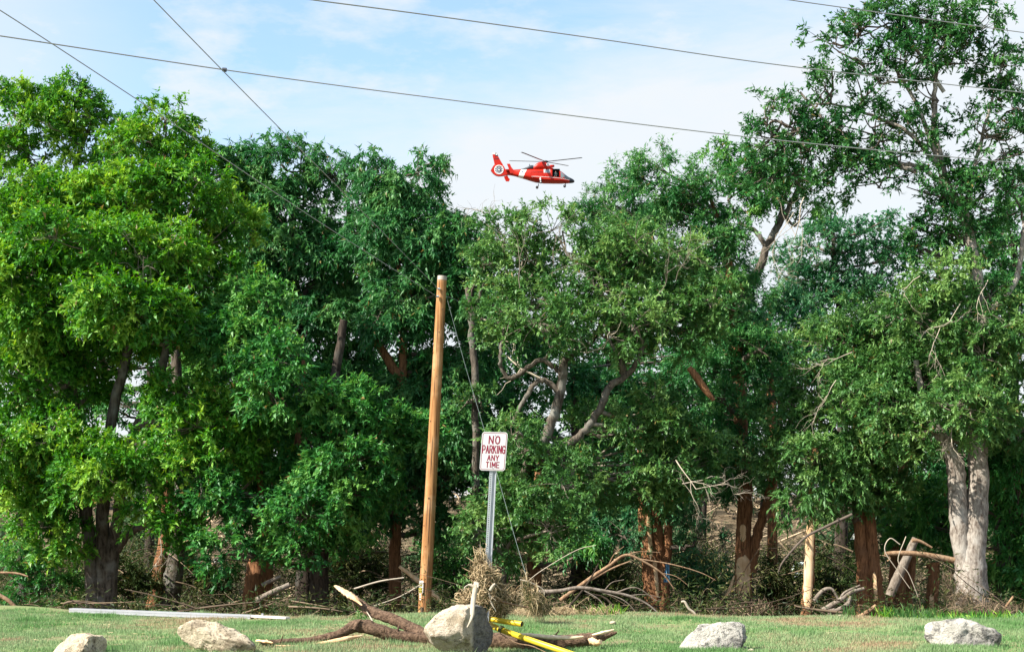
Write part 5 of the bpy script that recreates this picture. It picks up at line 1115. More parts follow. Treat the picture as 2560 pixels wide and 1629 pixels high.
# ------------------------------------------------------------------ boulders
def rock_mat(name, base, dark, stain, dark_amt=0.5, side=None):
    m, t = mat_base(name); N = t.nodes.new; Lk = t.links.new
    o = N('ShaderNodeOutputMaterial'); p = N('ShaderNodeBsdfPrincipled'); Lk(p.outputs[0], o.inputs[0]); p.inputs['Roughness'].default_value = 0.92; p.inputs['Specular IOR Level'].default_value = 0.2
    g = N('ShaderNodeTexCoord')
    n = N('ShaderNodeTexNoise'); n.inputs['Scale'].default_value = 4.5; n.inputs['Detail'].default_value = 9; n.inputs['Roughness'].default_value = 0.72; n.inputs['Distortion'].default_value = 0.5
    n2 = N('ShaderNodeTexNoise'); n2.inputs['Scale'].default_value = 22; n2.inputs['Detail'].default_value = 6; n2.inputs['Roughness'].default_value = 0.75
    n3 = N('ShaderNodeTexNoise'); n3.inputs['Scale'].default_value = 2.2; n3.inputs['Detail'].default_value = 6
    vo = N('ShaderNodeTexVoronoi'); vo.inputs['Scale'].default_value = 34
    for q in (n, n2, n3, vo): Lk(g.outputs['Object'], q.inputs['Vector'])
    def ramp(src, a, b):
        r = N('ShaderNodeMapRange'); r.inputs['From Min'].default_value = a; r.inputs['From Max'].default_value = b; Lk(src, r.inputs[0]); return r.outputs[0]
    def mixc(fac, a, b):
        x = N('ShaderNodeMix'); x.data_type = 'RGBA'; Lk(fac, x.inputs[0])
        for i, v in ((6, a), (7, b)):
            if isinstance(v, tuple): x.inputs[i].default_value = (*v, 1)
            else: Lk(v, x.inputs[i])
        return x.outputs[2]
    def mul(a, b):
        x = N('ShaderNodeMath'); x.operation = 'MULTIPLY'; Lk(a, x.inputs[0])
        if isinstance(b, float): x.inputs[1].default_value = b
        else: Lk(b, x.inputs[1])
        return x.outputs[0]
    c = mixc(ramp(n3.outputs[0], 0.5, 0.7), base, stain)
    c = mixc(mul(ramp(n.outputs[0], 0.50, 0.59), dark_amt), c, dark)
    c = mixc(mul(mul(ramp(n2.outputs[0], 0.52, 0.62), ramp(n3.outputs[0], 0.38, 0.52)), 0.85), c, tuple(v * 0.4 for v in dark))
    if side is not None:      # right side painted darker: its shade put into the colour, with lichen-grey mottling
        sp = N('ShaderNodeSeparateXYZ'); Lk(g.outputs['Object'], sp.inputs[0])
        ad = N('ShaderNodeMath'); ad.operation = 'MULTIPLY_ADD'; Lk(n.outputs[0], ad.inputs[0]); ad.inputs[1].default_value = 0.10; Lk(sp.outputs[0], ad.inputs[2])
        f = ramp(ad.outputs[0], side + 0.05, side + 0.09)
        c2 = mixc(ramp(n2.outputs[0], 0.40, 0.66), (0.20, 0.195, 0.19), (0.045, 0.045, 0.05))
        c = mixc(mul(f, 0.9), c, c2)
    Lk(c, p.inputs['Base Color'])
    ad = N('ShaderNodeMath'); ad.operation = 'ADD'; Lk(n.outputs[0], ad.inputs[0]); Lk(mul(n2.outputs[0], 0.45), ad.inputs[1])
    b = N('ShaderNodeBump'); b.inputs['Distance'].default_value = 0.09; Lk(ad.outputs[0], b.inputs['Height']); Lk(b.outputs[0], p.inputs['Normal'])
    return m
def rock(name, label, d, outline, dep, clips, seed, mat, subdiv=5, rough=0.02, flatf=0.62):
    """outline: silhouette in photograph pixels; clips: (nx,ny,nz, offset m) cut flat faces into the body"""
    import bmesh
    rg = np.random.default_rng(seed); bm = bmesh.new(); bmesh.ops.create_icosphere(bm, subdivisions=subdiv, radius=1.0)
    D = np.array([v.co[:] for v in bm.verts]); Fc = np.array([[v.index for v in f.verts] for f in bm.faces]); bm.free()
    D /= np.linalg.norm(D, axis=1)[:, None]
    O = np.array([P(p[0], p[1], d) for p in outline]); c = O.mean(0); o = (O - c)[:, [0, 2]]
    th = np.arctan2(D[:, 2], D[:, 0]); rr = np.zeros(len(D)) + 9
    dirs = np.stack([np.cos(th), np.sin(th)], 1)
    for a, b in zip(o, np.roll(o, -1, 0)):          # ray against every outline edge
        e = b - a; den = dirs[:, 0] * e[1] - dirs[:, 1] * e[0]; den = np.where(np.abs(den) < 1e-9, 1e-9, den)
        t = (a[0] * e[1] - a[1] * e[0]) / den; q = (a[0] * dirs[:, 1] - a[1] * dirs[:, 0]) / den
        ok = (t > 0) & (q >= -1e-6) & (q <= 1 + 1e-6); rr = np.where(ok, np.minimum(rr, t), rr)
    rr = np.minimum(rr, np.abs(o).max() * 1.6)
    f = np.sqrt(np.clip(1 - D[:, 1] ** 2, 0, 1)) ** flatf
    V = np.stack([rr * np.cos(th) * f, dep / 2 * np.sign(D[:, 1]) * np.abs(D[:, 1]) ** 1.1, rr * np.sin(th) * f], 1)
    for k in clips:
        n = np.array(k[:3], float); n /= np.linalg.norm(n); ex = V @ n - k[3]; V = V - np.outer(np.maximum(ex, 0) * 0.93, n)
    n_ = V / (np.linalg.norm(V, axis=1)[:, None] + 1e-6); disp = 0
    for oc in range(5):
        fq = 7.0 * 2 ** oc; am = rough / 1.6 ** oc; dv = rand_dirs(rg, 5); ph = rg.random((5, 2)) * 6.28
        w = sum(np.sin(fq * (V @ dv[q]) + ph[q, 0] + 1.8 * np.sin(fq * 0.9 * (V @ dv[(q + 2) % 5]) + ph[q, 1])) for q in range(5)) / 3
        disp = disp + am * (w if oc % 2 == 0 else 0.6 - np.abs(w) * 1.6)
    V = V + n_ * disp[:, None] * 0.8 + n_ * rg.normal(0, rough * 0.08, len(V))[:, None]
    V = V + c; x = c[0]; gzv = gz(x, d)
    mb = MB().addtri(V, Fc); ob = make(name, mb, mat, smooth_=True, origin=(x, d, gzv)); return tag(ob, label, 'boulder')
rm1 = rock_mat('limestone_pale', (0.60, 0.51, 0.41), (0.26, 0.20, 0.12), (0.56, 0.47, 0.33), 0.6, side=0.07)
rm2 = rock_mat('limestone_grey', (0.50, 0.475, 0.43), (0.12, 0.115, 0.11), (0.32, 0.30, 0.28), 0.9)
rm3 = rock_mat('limestone_warm', (0.60, 0.51, 0.38), (0.15, 0.11, 0.07), (0.48, 0.39, 0.27), 0.65)
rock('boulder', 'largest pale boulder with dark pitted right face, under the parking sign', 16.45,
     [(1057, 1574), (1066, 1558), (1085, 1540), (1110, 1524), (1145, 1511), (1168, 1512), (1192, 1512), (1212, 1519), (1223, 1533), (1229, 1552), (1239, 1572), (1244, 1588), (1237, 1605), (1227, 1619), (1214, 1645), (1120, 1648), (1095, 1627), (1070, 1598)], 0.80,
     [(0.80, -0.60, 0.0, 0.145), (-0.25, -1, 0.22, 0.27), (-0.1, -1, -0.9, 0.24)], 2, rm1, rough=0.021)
rock('boulder', 'small cream boulder cut by the bottom edge, leftmost of the boulders', 16.1,
     [(128, 1640), (150, 1614), (166, 1594), (182, 1584), (216, 1582), (250, 1589), (262, 1600), (267, 1616), (258, 1648), (190, 1655)], 0.5, [(-0.3, -0.8, 0.7, 0.12), (0.8, -0.6, 0.1, 0.17)], 5, rm3)
rock('boulder', 'long cream slab boulder sloping down to the right, its left end pitted grey', 16.7,
     [(439, 1580), (447, 1562), (468, 1549), (486, 1547), (530, 1556), (580, 1571), (616, 1590), (643, 1612), (638, 1629), (600, 1642), (545, 1638), (498, 1620), (450, 1602)], 0.5, [(-0.35, -1, -0.15, 0.13), (0.25, -0.55, 0.9, 0.10), (0.1, -1, -0.2, 0.16)], 8, rm3, rough=0.030)
rock('boulder', 'grey boulder with angular top and flat right end, right of the fallen log', 17.1,
     [(1694, 1630), (1710, 1604), (1731, 1580), (1752, 1562), (1800, 1554), (1836, 1557), (1853, 1565), (1857, 1590), (1851, 1613), (1842, 1625), (1780, 1640), (1700, 1640)], 0.55, [(0.1, -1, 0.35, 0.15), (-0.5, -0.8, 0.5, 0.17)], 13, rm2, rough=0.032)
rock('boulder', 'broad pale grey boulder with rounded flat top at the lower right', 17.2,
     [(2313, 1564), (2330, 1552), (2380, 1547), (2420, 1550), (2450, 1562), (2490, 1571), (2507, 1583), (2501, 1602), (2486, 1622), (2400, 1628), (2332, 1616), (2316, 1592)], 0.6, [(0.05, -1, 0.2, 0.18), (-0.6, -0.7, 0.2, 0.25)], 21, rm2, rough=0.032)
for q, (px, py, w, lab) in enumerate([(1863, 1618, 12, 'small tan stone at the foot of the grey angular boulder'), (1878, 1625, 17, 'flat tan stone just in front of the small one by the grey angular boulder'), (1532, 1556, 18, 'small white stone on the lawn edge right of the yellow pipes'), (2100, 1538, 10, 'tiny pale stone at the lawn edge near the piled grey limbs')]):
    d = H * F / (py + 3 - HOR); rock('stone', lab, d, [(px - w / 2, py), (px - w * .3, py - w * .25), (px + w * .2, py - w * .3), (px + w / 2, py), (px + w * .3, py + w * .2), (px - w * .3, py + w * .2)], w * 0.8 * d / F, [], 30 + q, rm3, subdiv=3, rough=0.002)['category'] = 'stone'

# ------------------------------------------------------------------ fallen split log on the lawn
log = empty('fallen_log', (P(1080, 1600, 18)[0], 18.0, 0.0)); tag(log, 'red-brown fallen tree forked to the left behind the big boulder, torn pale wood showing', 'log')
barklog = bark_mat('log_bark', (0.24, 0.155, 0.105), (0.055, 0.033, 0.022), (0.17, 0.115, 0.08), 24, 1.0, bump=0.05)
def seg(name, pts, r, mat=barklog, n=14, par=log, flat=1.0, seed=0, ridge=0.10, jit=0.06):
    a = np.array([P(p[0], p[1], p[2]) for p in pts]); mb = MB(); a, r2 = resample(a, np.array([q * p[2] / F for q, p in zip(r, pts)]), 7)
    mb.tube(a, r2, n, ridge=ridge, jit=jit, seed=seed, flat=flat); return make(name, mb, mat, par, True)
seg('upper_limb', [(858, 1480, 18.6), (905, 1510, 18.5), (925, 1528, 18.4), (985, 1548, 18.2), (1050, 1582, 18.0), (1110, 1605, 17.9)], [8, 10.5, 13, 14, 16.5, 18], seed=1)
seg('lower_limb', [(650, 1606, 17.4), (700, 1606, 17.5), (770, 1603, 17.7), (840, 1588, 17.8), (892, 1565, 17.9), (940, 1575, 17.9), (1000, 1592, 17.9), (1060, 1598, 17.9), (1120, 1602, 17.9)], [7, 8.5, 9.5, 11, 14.5, 15, 16, 17, 18], seed=2)
seg('bark_spur', [(888, 1572, 17.85), (896, 1556, 17.85), (903, 1548, 17.85)], [11, 6, 1.5], seed=3)
seg('trunk', [(1110, 1602, 17.9), (1200, 1602, 17.8), (1300, 1604, 17.7), (1400, 1606, 17.6), (1460, 1598, 17.6), (1510, 1588, 17.6), (1542, 1579, 17.6)], [18, 19, 21, 20, 17, 11, 3], seed=4)
seg('broken_stub', [(1478, 1600, 17.35), (1492, 1606, 17.2), (1502, 1603, 17.15)], [9, 7, 6], M['bare_wood'], seed=5, jit=0.12)
# torn pale wood on each
seg('bare_wood', [(838, 1463, 18.5), (862, 1478, 18.42), (885, 1494, 18.35), (905, 1512, 18.25)], [4, 10, 10, 2], M['bare_wood'], seed=6, flat=0.5, jit=0.15, ridge=0.2)
seg('bare_wood', [(642, 1600, 17.35), (665, 1603, 17.25), (682, 1606, 17.2)], [4.5, 7, 3], M['bare_wood'], seed=7, jit=0.22, ridge=0.2, flat=0.6)
seg('bare_wood', [(690, 1614, 17.3), (750, 1616, 17.4), (800, 1610, 17.5), (860, 1597, 17.55), (905, 1588, 17.7)], [3, 5, 6, 6, 2], M['bare_wood'], seed=8)
pw = bark_mat('fresh_wood', (0.80, 0.66, 0.47), (0.62, 0.46, 0.29), (0.82, 0.70, 0.53), 16, 1, bump=0.003)
seg('fresh_split_wood', [(1275, 1586, 17.45), (1320, 1586, 17.4), (1380, 1592, 17.35), (1430, 1593, 17.35), (1458, 1590, 17.4)], [2, 4.5, 5.5, 5, 2], pw, seed=9)
seg('fresh_split_wood', [(1480, 1586, 17.35), (1505, 1581, 17.35), (1535, 1573, 17.4)], [2, 5, 2], pw, seed=10)
seg('twig_stub', [(917, 1528, 18.3), (928, 1545, 18.1), (935, 1560, 18.0)], [1, 1.6, 1.5], M['twig_pale'], 6)
seg('twig_stub', [(700, 1604, 17.4), (706, 1592, 17.35), (708, 1585, 17.3)], [2, 1.5, 0.6], barklog, 6)
seg('twig_stub', [(960, 1580, 17.7), (962, 1570, 17.6)], [1.5, 1.0], barklog, 6)
seg('twig_stub', [(1385, 1590, 17.4), (1395, 1578, 17.35), (1398, 1570, 17.3)], [2, 1.4, 0.5], barklog, 6)
seg('twig_stub', [(1000, 1555, 18.0), (995, 1572, 17.9), (990, 1590, 17.9)], [1, 3, 4], barklog, 6)
# leafy fern scrap by the log
rg = np.random.default_rng(3)

# ------------------------------------------------------------------ yellow pipes
yp = simple('yellow_plastic', (0.62, 0.46, 0.03), 0.32, noise=0.10, nscale=5, col2=(0.52, 0.36, 0.02))
def pipe(label, pts, r):
    a = np.array([P(*p) for p in pts]); rp = empty('yellow_pipe', a.mean(0) * [1, 1, 0]); tag(rp, label, 'pipe')
    mb = MB(); mb.tube(a, [r] * len(a), 20, cap=False, sub=4); make('pipe_wall', mb, yp, rp, True)
    v = a[-1] - a[-2]; v /= np.linalg.norm(v); 
    mb = MB(); mb.tube([a[-1] - v * 0.012, a[-1] - v * 0.01], [r * 0.95, r * 0.95], 20); make('pipe_mouth', mb, darkin, rp); return rp
pipe('short yellow pipe sticking out level from behind the boulder, upper of two', [(1200, 1543, 16.95), (1305, 1559, 16.6)], 0.032)
lp = pipe('long yellow pipe slanting down to the right in front of the log, lower of two', [(1200, 1547, 17.2), (1245, 1570, 16.9), (1320, 1597, 16.5), (1400, 1624, 16.2), (1450, 1641, 16.0)], 0.035)
mb = MB(); a = P(1250, 1570, 16.84); b = P(1256, 1573, 16.82); mb.tube([a, b], [0.043, 0.043], 16); make('dark_collar', mb, simple('collar', (0.12, 0.13, 0.05), 0.6), lp, True)

# ------------------------------------------------------------------ white rail lying on the lawn edge
rl = empty('metal_rail', P(430, 1536, 22.6)); tag(rl, 'long pale metal rail lying along the left lawn edge above the slab boulder', 'rail')
a = P(178, 1527, 23.4); b = P(630, 1545, 22.3); a[2] = gz(a[0], a[1]) + 0.05; b[2] = gz(b[0], b[1]) + 0.045
v = (b - a); L_ = np.linalg.norm(v); v /= L_; w = np.cross(v, [0, 0, 1]); w /= np.linalg.norm(w); u = np.cross(w, v)
R_ = np.stack([v, w, u], 1)
railm = simple('pale_metal', (0.40, 0.41, 0.45), 0.45, 0.2, noise=0.12, nscale=4)
mb = MB(); mb.box((a + b) / 2, (L_, 0.12, 0.035), R_); mb.box((a + b) / 2 - w * (-0.055) + u * (-0.03), (L_, 0.01, 0.05), R_); mb.box((a + b) / 2 - w * 0.055 + u * (-0.03), (L_, 0.01, 0.05), R_); make('channel', mb, railm, rl)
c = P(630, 1545, 22.3); c[2] = b[2]; e_ = P(718, 1550, 21.9); e_[2] = gz(e_[0], e_[1]) + 0.05; v = e_ - c; L_ = np.linalg.norm(v); v /= L_; w = np.cross(v, [0, 0, 1]); w /= np.linalg.norm(w); R_ = np.stack([v, w, np.cross(w, v)], 1)
mb = MB(); mb.box((c + e_) / 2 + v * 0.01, (L_, 0.10, 0.03), R_); make('end_piece', mb, simple('pale_pink_metal', (0.62, 0.55, 0.53), 0.6, noise=0.2), rl)
mb = MB(); mb.tube([P(655, 1540, 22.2), P(661, 1540, 22.2)], [0.02, 0.02], 8); mb.box((c * 0.7 + e_ * 0.3) + [0, 0, 0.03], (0.03, 0.03, 0.04)); make('bolt', mb, railm, rl)

# ------------------------------------------------------------------ debris caught on the sign post
def debris(name, label, blobs, seed, n, leafn=0, cat='debris', rr=(0.0018, 0.006), Lr=(0.12, 0.5), drape=0.5, strawm='straw'):
    """blobs: (px,py,rx,ry,d) in photograph pixels; strands of straw, bark and twigs draped together"""
    rg = np.random.default_rng(seed); wts = np.array([b[2] * b[3] for b in blobs], float); wts /= wts.sum()
    bi = rg.choice(len(blobs), n, p=wts); B = np.array(blobs, float)[bi]; s = B[:, 4] / F
    u = rand_dirs(rg, n) * rg.random((n, 1)) ** (1 / 3)
    c = np.stack([(B[:, 0] - 1280) * s, B[:, 4], H + (HOR - B[:, 1]) * s], -1) + u * np.stack([B[:, 2] * s, B[:, 2] * s * 0.8, B[:, 3] * s], -1)
    dr = rand_dirs(rg, n); dr[:, 2] = dr[:, 2] * (1 + drape) - drape * 0.3; dr /= np.linalg.norm(dr, axis=1)[:, None]
    L_ = (Lr[0] + (Lr[1] - Lr[0]) * rg.random(n) ** 2)[:, None]
    p0 = c - dr * L_ / 2; p1 = c + dr * L_ / 2; cv = curved(rg, n, p0, p1, 0.07, 6)
    cv[..., 2] -= drape * 0.10 * (np.linspace(-1, 1, 6) ** 2)[None] * L_
    cv[..., 2] = np.maximum(cv[..., 2], ground_z(cv[..., 0], cv[..., 1]) + 0.005)
    rad = (rr[0] + (rr[1] - rr[0]) * rg.random(n) ** 4)[:, None] * np.array([.8, 1, 1, .9, .7, .4])[None]
    mb = MB().tubes(cv, rad, 3, np.clip(rg.random(n) ** 1.35, 0, 1))
    root = empty(name, (c[:, 0].mean(), c[:, 1].mean(), gz(c[:, 0].mean(), c[:, 1].mean()))); tag(root, label, cat, kind='stuff')
    make('straw', mb, M[strawm], root, kind='stuff')
    if leafn:
        bi = rg.choice(len(blobs), leafn, p=wts); B = np.array(blobs, float)[bi]; s = B[:, 4] / F
        cl = rand_dirs(rg, 60)[rg.integers(0, 60, leafn)] * 0.85 + rg.normal(0, 0.12, (leafn, 3))
        c = np.stack([(B[:, 0] - 1280) * s, B[:, 4], H + (HOR - B[:, 1]) * s], -1) + cl * np.stack([B[:, 2] * s, B[:, 2] * s * 0.8, B[:, 3] * s], -1)
        lb = MB().leaves(c, rg.normal(0, 0.5, (leafn, 3)) + [0, 0, -1.0], rand_dirs(rg, leafn), 0.05 + 0.05 * rg.random(leafn), 0.007, rg.random(leafn), 0.05)
        make('wilted_leaves', lb, M['leaf_olive'], root, kind='stuff')
    return root
debris('flood_debris', 'heap of straw, bark shreds and wilted sprigs caught on the sign post behind the largest boulder',
       [(1203, 1392, 8, 18, 16.8), (1200, 1425, 19, 26, 16.8), (1220, 1455, 34, 32, 16.85), (1230, 1490, 40, 32, 17.0), (1240, 1522, 34, 22, 17.3), (1162, 1496, 16, 18, 16.9), (1275, 1490, 22, 16, 17.3), (1212, 1445, 20, 32, 16.62), (1214, 1492, 18, 26, 16.62)], 3, 2000, 3400, Lr=(0.08, 0.34), rr=(0.0022, 0.008))
debris('flood_debris', 'drooping tuft of dry straw hung on the guy wire right of the sign post', [(1318, 1462, 14, 16, 21.0), (1332, 1495, 26, 28, 21.0), (1348, 1518, 28, 16, 21.2)], 4, 420, 1500, Lr=(0.12, 0.5), drape=0.9)
debris('wrack_line', 'low mat of bark chips and twigs along the lawn edge behind the yellow pipes', [(1300, 1532, 60, 7, 22.6), (1400, 1531, 60, 7, 22.8), (1240, 1535, 40, 8, 22.5), (1500, 1530, 50, 5, 22.8)], 6, 1300, 1200, Lr=(0.1, 0.35))
debris('flood_debris', 'dry straw and weeds banked round the foot of the twin grey trunk', [(2405, 1505, 35, 30, 30.0), (2450, 1524, 80, 16, 27), (2520, 1530, 50, 14, 25), (2375, 1465, 18, 34, 31.0)], 7, 1100, 5200, Lr=(0.15, 0.6), rr=(0.002, 0.008), strawm='brush_twig')
debris('flood_debris', 'dark root-like tangle wrapped round the base of the big stripped cypress', [(1850, 1510, 45, 22, 35.0), (1880, 1525, 60, 12, 34)], 8, 500, 900, Lr=(0.3, 0.9), rr=(0.005, 0.014), strawm='brush_twig')
# bigger sticks in the heap
def stick(label, pts, d, r, mat='twig_pale', name='loose_stick', extra=None):
    return branch_thing(name, label, pts, d, r, mat, 'stick', extra, n=8)
o = empty('upright_branch', P(1183, 1600, 16.1)); tag(o, 'thick pale barkless branch standing upright in front of the boulder, knotted at the top', 'branch')
def seg2(name, pts, r, par, mat): a = np.array([P(*p) for p in pts]); rs = np.array([q * p[2] / F for q, p in zip(r, pts)]); a, rs = resample(a, rs, 6); mb = MB(); mb.tube(a, rs, 12, ridge=0.06, jit=0.03); return make(name, mb, M[mat], par, True)
seg2('stem', [(1181, 1537, 16.04), (1182, 1515, 16.1), (1185, 1490, 16.2), (1189, 1468, 16.25), (1190, 1455, 16.3)], [5.5, 6, 6, 6.5, 5], o, 'twig_pale')
seg2('broken_tip', [(1188, 1468, 16.25), (1178, 1462, 16.25), (1170, 1461, 16.25)], [5, 4, 2.5], o, 'twig_pale')
seg2('broken_tip', [(1190, 1462, 16.25), (1194, 1458, 16.25), (1195, 1468, 16.2)], [4, 4, 2], o, 'twig_pale')
seg2('broken_tip', [(1171, 1461, 16.25), (1162, 1467, 16.2), (1160, 1475, 16.2)], [2, 1.3, .7], o, 'twig_pale')
seg2('split_foot', [(1181, 1537, 16.03), (1176, 1552, 15.98), (1168, 1567, 15.98)], [4, 3, 1.8], o, 'twig_pale')
stick('orange-tan curved stick poking right out of the post debris, ending in the air', [(1232, 1478), (1250, 1500), (1275, 1508), (1310, 1516), (1321, 1516)], 16.8, [2, 2.2, 2.4, 2.6, 2.2], 'branch_tan')
stick('short forked pale stick in the middle of the post debris', [(1222, 1480), (1228, 1505), (1240, 1527)], 16.55, [2, 2, 1.5], extra=[([(1225, 1488), (1240, 1500)], 1.2)])
stick('thick pale stub at the heart of the post debris', [(1225, 1475), (1233, 1463), (1238, 1458)], 16.5, [4, 3.5, 2.5])
stick('thin bent pale twig above the drooping straw tuft', [(1300, 1448), (1325, 1455), (1358, 1473), (1360, 1495)], 21, [1.6, 1.8, 1.6, 1], 'twig_pale')
stick('long thin brown stick trailing on the grass beneath the long yellow pipe', [(1250, 1582), (1290, 1606), (1330, 1614), (1370, 1632)], 16.3, [1.5, 1.6, 1.6, 1.3], 'branch_tan')
stick('thin upright straw stalk at the very top of the post debris', [(1202, 1385), (1200, 1360)], 16.75, [0.8, 0.6], 'twig_pale')
stick('thin dark upright twig behind the short yellow pipe', [(1262, 1548), (1258, 1500)], 17.3, [1.2, 0.8], 'twig_dark')
stick('leafy green twig sticking out left from the post debris', [(1200, 1452), (1170, 1440), (1158, 1435)], 16.7, [1.2, 1, 0.7], 'branch_tan')
for (lx, ly, d_, nn2, nm, lab) in [(1158, 1448, 16.65, 60, 'leaf_sprig', 'small green leaf sprig hanging left of the upright pale branch'), (900, 1537, 18.6, 90, 'leaf_sprig', 'green ferny sprig on the grass under the raised end of the forked log')]:
    c = P(lx, ly, d_); rg = np.random.default_rng(int(lx)); pos = c + rg.normal(0, 1, (nn2, 3)) * [0.05, 0.03, 0.04]
    tag(make(nm, MB().leaves(pos, rg.normal(0, 0.4, (nn2, 3)) + [0, 0, -0.8], rand_dirs(rg, nn2), 0.06, 0.013, 0.4 + 0.5 * rg.random(nn2)), M['leaf_elm']), lab, 'leaves')

rg = np.random.default_rng(12); n = 900
yl = 14.8 + 8.2 * rg.random(n); xl = (rg.random(n) * 2 - 1) * 0.36 * yl; p0 = np.stack([xl, yl, ground_z(xl, yl) + 0.012], -1); a_ = rg.random(n) * 6.283; L_ = 0.03 + 0.13 * rg.random(n) ** 3
p1 = p0 + np.stack([np.cos(a_) * L_, np.sin(a_) * L_, rg.random(n) * 0.012], -1)
tag(make('lawn_litter', MB().tubes(curved(rg, n, p0, p1, 0.008, 4), (0.0015 + 0.003 * rg.random(n) ** 2)[:, None] * np.ones((1, 4)), 3, rg.random(n)), M['straw'], origin=(0, 18, 0)), 'scattered bits of straw, bark and twig lying in the lawn grass', 'litter', kind='stuff')
# longer grass round the foot of the boulders and the log
V_ = []; tn_ = []
for (px, half, d0) in [(1150, 105, 16.1), (207, 80, 15.75), (540, 110, 16.4), (1779, 95, 16.75), (2409, 105, 16.85), (900, 250, 17.4), (1350, 200, 17.2)]:
    n = 1100; xx = (px - 1280 + (rg.random(n) * 2 - 1) * half) / F * d0; yy = d0 + 0.06 * rg.normal(0, 1, n); hh = 0.03 + 0.05 * rg.random(n) ** 1.5
    b_ = np.stack([xx, yy, ground_z(xx, yy) - 0.003], -1); az_ = rg.random(n) * 6.283; sd_v = np.stack([np.cos(az_), np.sin(az_), 0 * az_], -1) * 0.0035
    tp_ = b_ + np.stack([rg.normal(0, .4, n) * hh, rg.normal(0, .4, n) * hh, hh], -1); V_.append(np.stack([b_ - sd_v, b_ + sd_v, tp_], 1).reshape(-1, 3)); tn_.append(0.45 + 0.5 * rg.random(n))
V_ = np.concatenate(V_); tag(make('lawn_grass', MB().addtri(V_, np.arange(len(V_)).reshape(-1, 3), np.concatenate(tn_)), bpy.data.materials['lawn_grass'], origin=(0, 17, 0)), 'longer unmown grass round the foot of the boulders and the fallen log', 'grass', kind='stuff')
# weeds and grass tufts at the lawn edge
def tuft(label, px, py, d, n, hgt, spread, mat, seed, wd=0.012):
    rg = np.random.default_rng(seed); c = P(px, py, d); x = c[0] + rg.normal(0, spread, n); yv = d + rg.normal(0, spread * 0.5, n)
    b = np.stack([x, yv, ground_z(x, yv)], -1); dr = rg.normal(0, 0.45, (n, 3)) + [0, 0, 1.2]; dr /= np.linalg.norm(dr, axis=1)[:, None]
    hh = hgt * (0.5 + 0.7 * rg.random(n)); t = np.linspace(0, 1, 5)[None, :, None]
    pts = b[:, None] + dr[:, None] * t * hh[:, None, None] ; pts[..., 2] -= (t[..., 0] ** 2) * hh[:, None] * 0.25 * rg.random((n, 1))
    mb = MB(); sd = np.cross(dr, [0, 1, 0.2]); sd /= np.linalg.norm(sd, axis=1)[:, None]
    w_ = (wd * np.array([1, 1, .8, .5, .05]))[None, :, None]
    V = np.concatenate([pts - sd[:, None] * w_, pts + sd[:, None] * w_], 1); base = np.arange(n)[:, None] * 10
    q = np.stack([np.stack([base[:, 0] + i, base[:, 0] + 5 + i, base[:, 0] + 6 + i, base[:, 0] + 1 + i], -1) for i in range(4)], 1).reshape(-1, 4)
    mb.add(V.reshape(-1, 3), q, np.repeat(rg.random(n), 4)); return tag(make('grass_tuft', mb, M[mat], origin=(c[0], d, gz(c[0], d))), label, 'grass')
tuft('long-bladed bright grass tuft at the lawn edge below the pale leaning log', 2265, 1540, 22.6, 70, 0.26, 0.13, 'leaf_elm', 1, 0.006)
tuft('bushier tall grass tuft nearer the stump at the lawn edge', 2320, 1540, 22.6, 70, 0.24, 0.12, 'leaf_elm', 2, 0.006)
tuft('leafy weed tuft just right of the two red-brown trunks', 2215, 1540, 22.6, 50, 0.22, 0.08, 'leaf_yellow', 3, 0.008)
tuft('yellow-green weeds sprawling in front of the twin grey trunk', 2440, 1540, 22.5, 160, 0.16, 0.35, 'leaf_yellow', 4, 0.009)
tuft('thin pale weed tuft at the lawn edge near the piled grey limbs', 2125, 1540, 22.6, 25, 0.25, 0.05, 'leaf_elm', 5, 0.006)
tuft('yellowish weed tuft at the lawn edge by the long low grey branch', 1510, 1535, 22.8, 60, 0.20, 0.15, 'leaf_yellow', 6, 0.008)
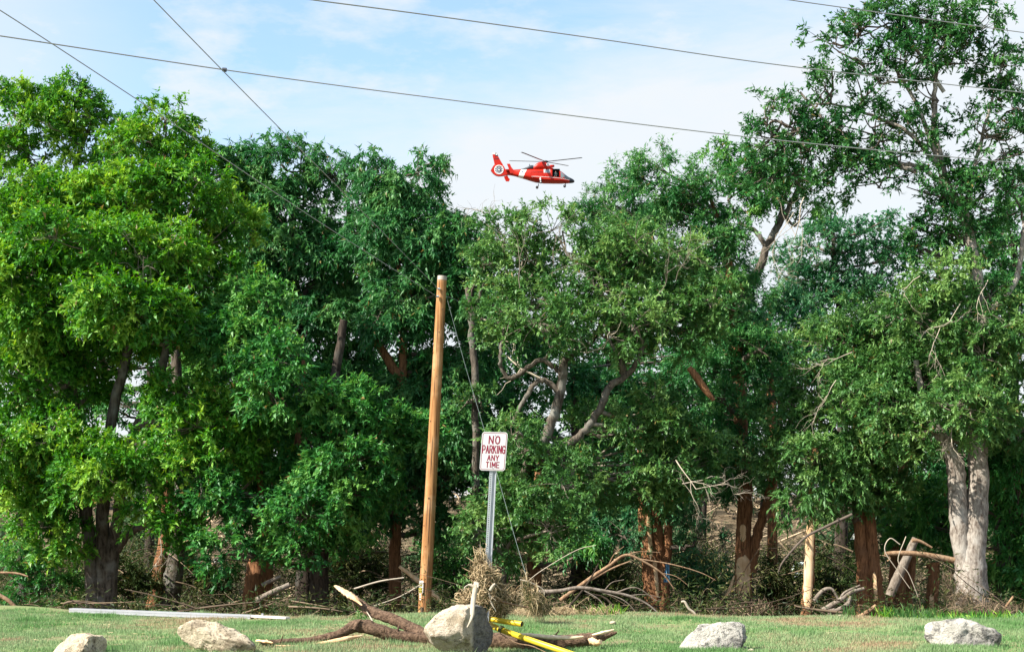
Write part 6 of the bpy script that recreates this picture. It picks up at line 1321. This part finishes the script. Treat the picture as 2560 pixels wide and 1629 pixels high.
for k, (px, py) in enumerate([(1800, 1600), (600, 1625), (1245, 1620), (2510, 1610), (1860, 1605), (1050, 1620), (300, 1620)]):
    pass

# litter caught among the trees
def cloth(name, label, cx_, cy_, d, w, h, mat, cat, seed):
    rg = np.random.default_rng(seed); c = P(cx_, cy_, d); n = 9; V = []
    for i in range(n):
        for j in range(n):
            u = i / (n - 1) - .5; v = j / (n - 1) - .5
            V.append(c + np.array([u * w * (0.6 + 0.5 * (0.5 - v)) + 0.2 * v * w, 0.06 * math.sin(u * 14 + v * 3) + rg.normal(0, .012), v * h]))
    ii = (np.arange(n - 1)[:, None] * n + np.arange(n - 1)[None]).reshape(-1); mb = MB(); V = np.array(V)
    mb.add(V, np.stack([ii, ii + 1, ii + 1 + n, ii + n], -1)); return tag(make(name, mb, mat, smooth_=True), label, cat)
cloth('blue_rag', 'light blue rag caught on the split cypress trunk', 1668, 1430, 36.5, 0.15, 0.5, simple('blue_cloth', (0.18, 0.42, 0.62), 0.8, noise=0.4, nscale=9), 'rag', 1)
tb_ = MB(); c = P(2003, 1424, 48); tb_.tube([c + [-0.28, 0, -0.05], c + [-0.2, 0, 0.16], c + [0.1, 0, 0.2], c + [0.26, 0, 0.08], c + [0.28, 0, -0.08]], [0.07] * 5, 10, sub=4); tb_.tube([c + [-0.2, 0.02, -0.17], c + [0.2, 0.02, -0.2]], [0.09, 0.09], 10)
tag(make('plastic_tub', tb_, simple('white_plastic', (0.68, 0.78, 0.80), 0.5, noise=0.1), smooth_=True), 'white plastic tub lying in the debris left of the thin stripped trunk', 'tub')
for q, (px, py, w) in enumerate([(1950, 1435, 0.35), (40, 1415, 0.3), (2140, 1340, 0.4), (540, 1400, 0.3)]):
    lab = ['crumpled white plastic scrap left of the white tub on the bank', 'white plastic scrap in the brush at the far left edge', 'pale crumpled sheet in the debris left of the two red-brown trunks', 'white scrap in the brush between lichen-grey and forked trunks'][q]
    cloth('plastic_scrap', lab, px, py, 58, w, w * 0.6, white, 'litter', 5 + q)
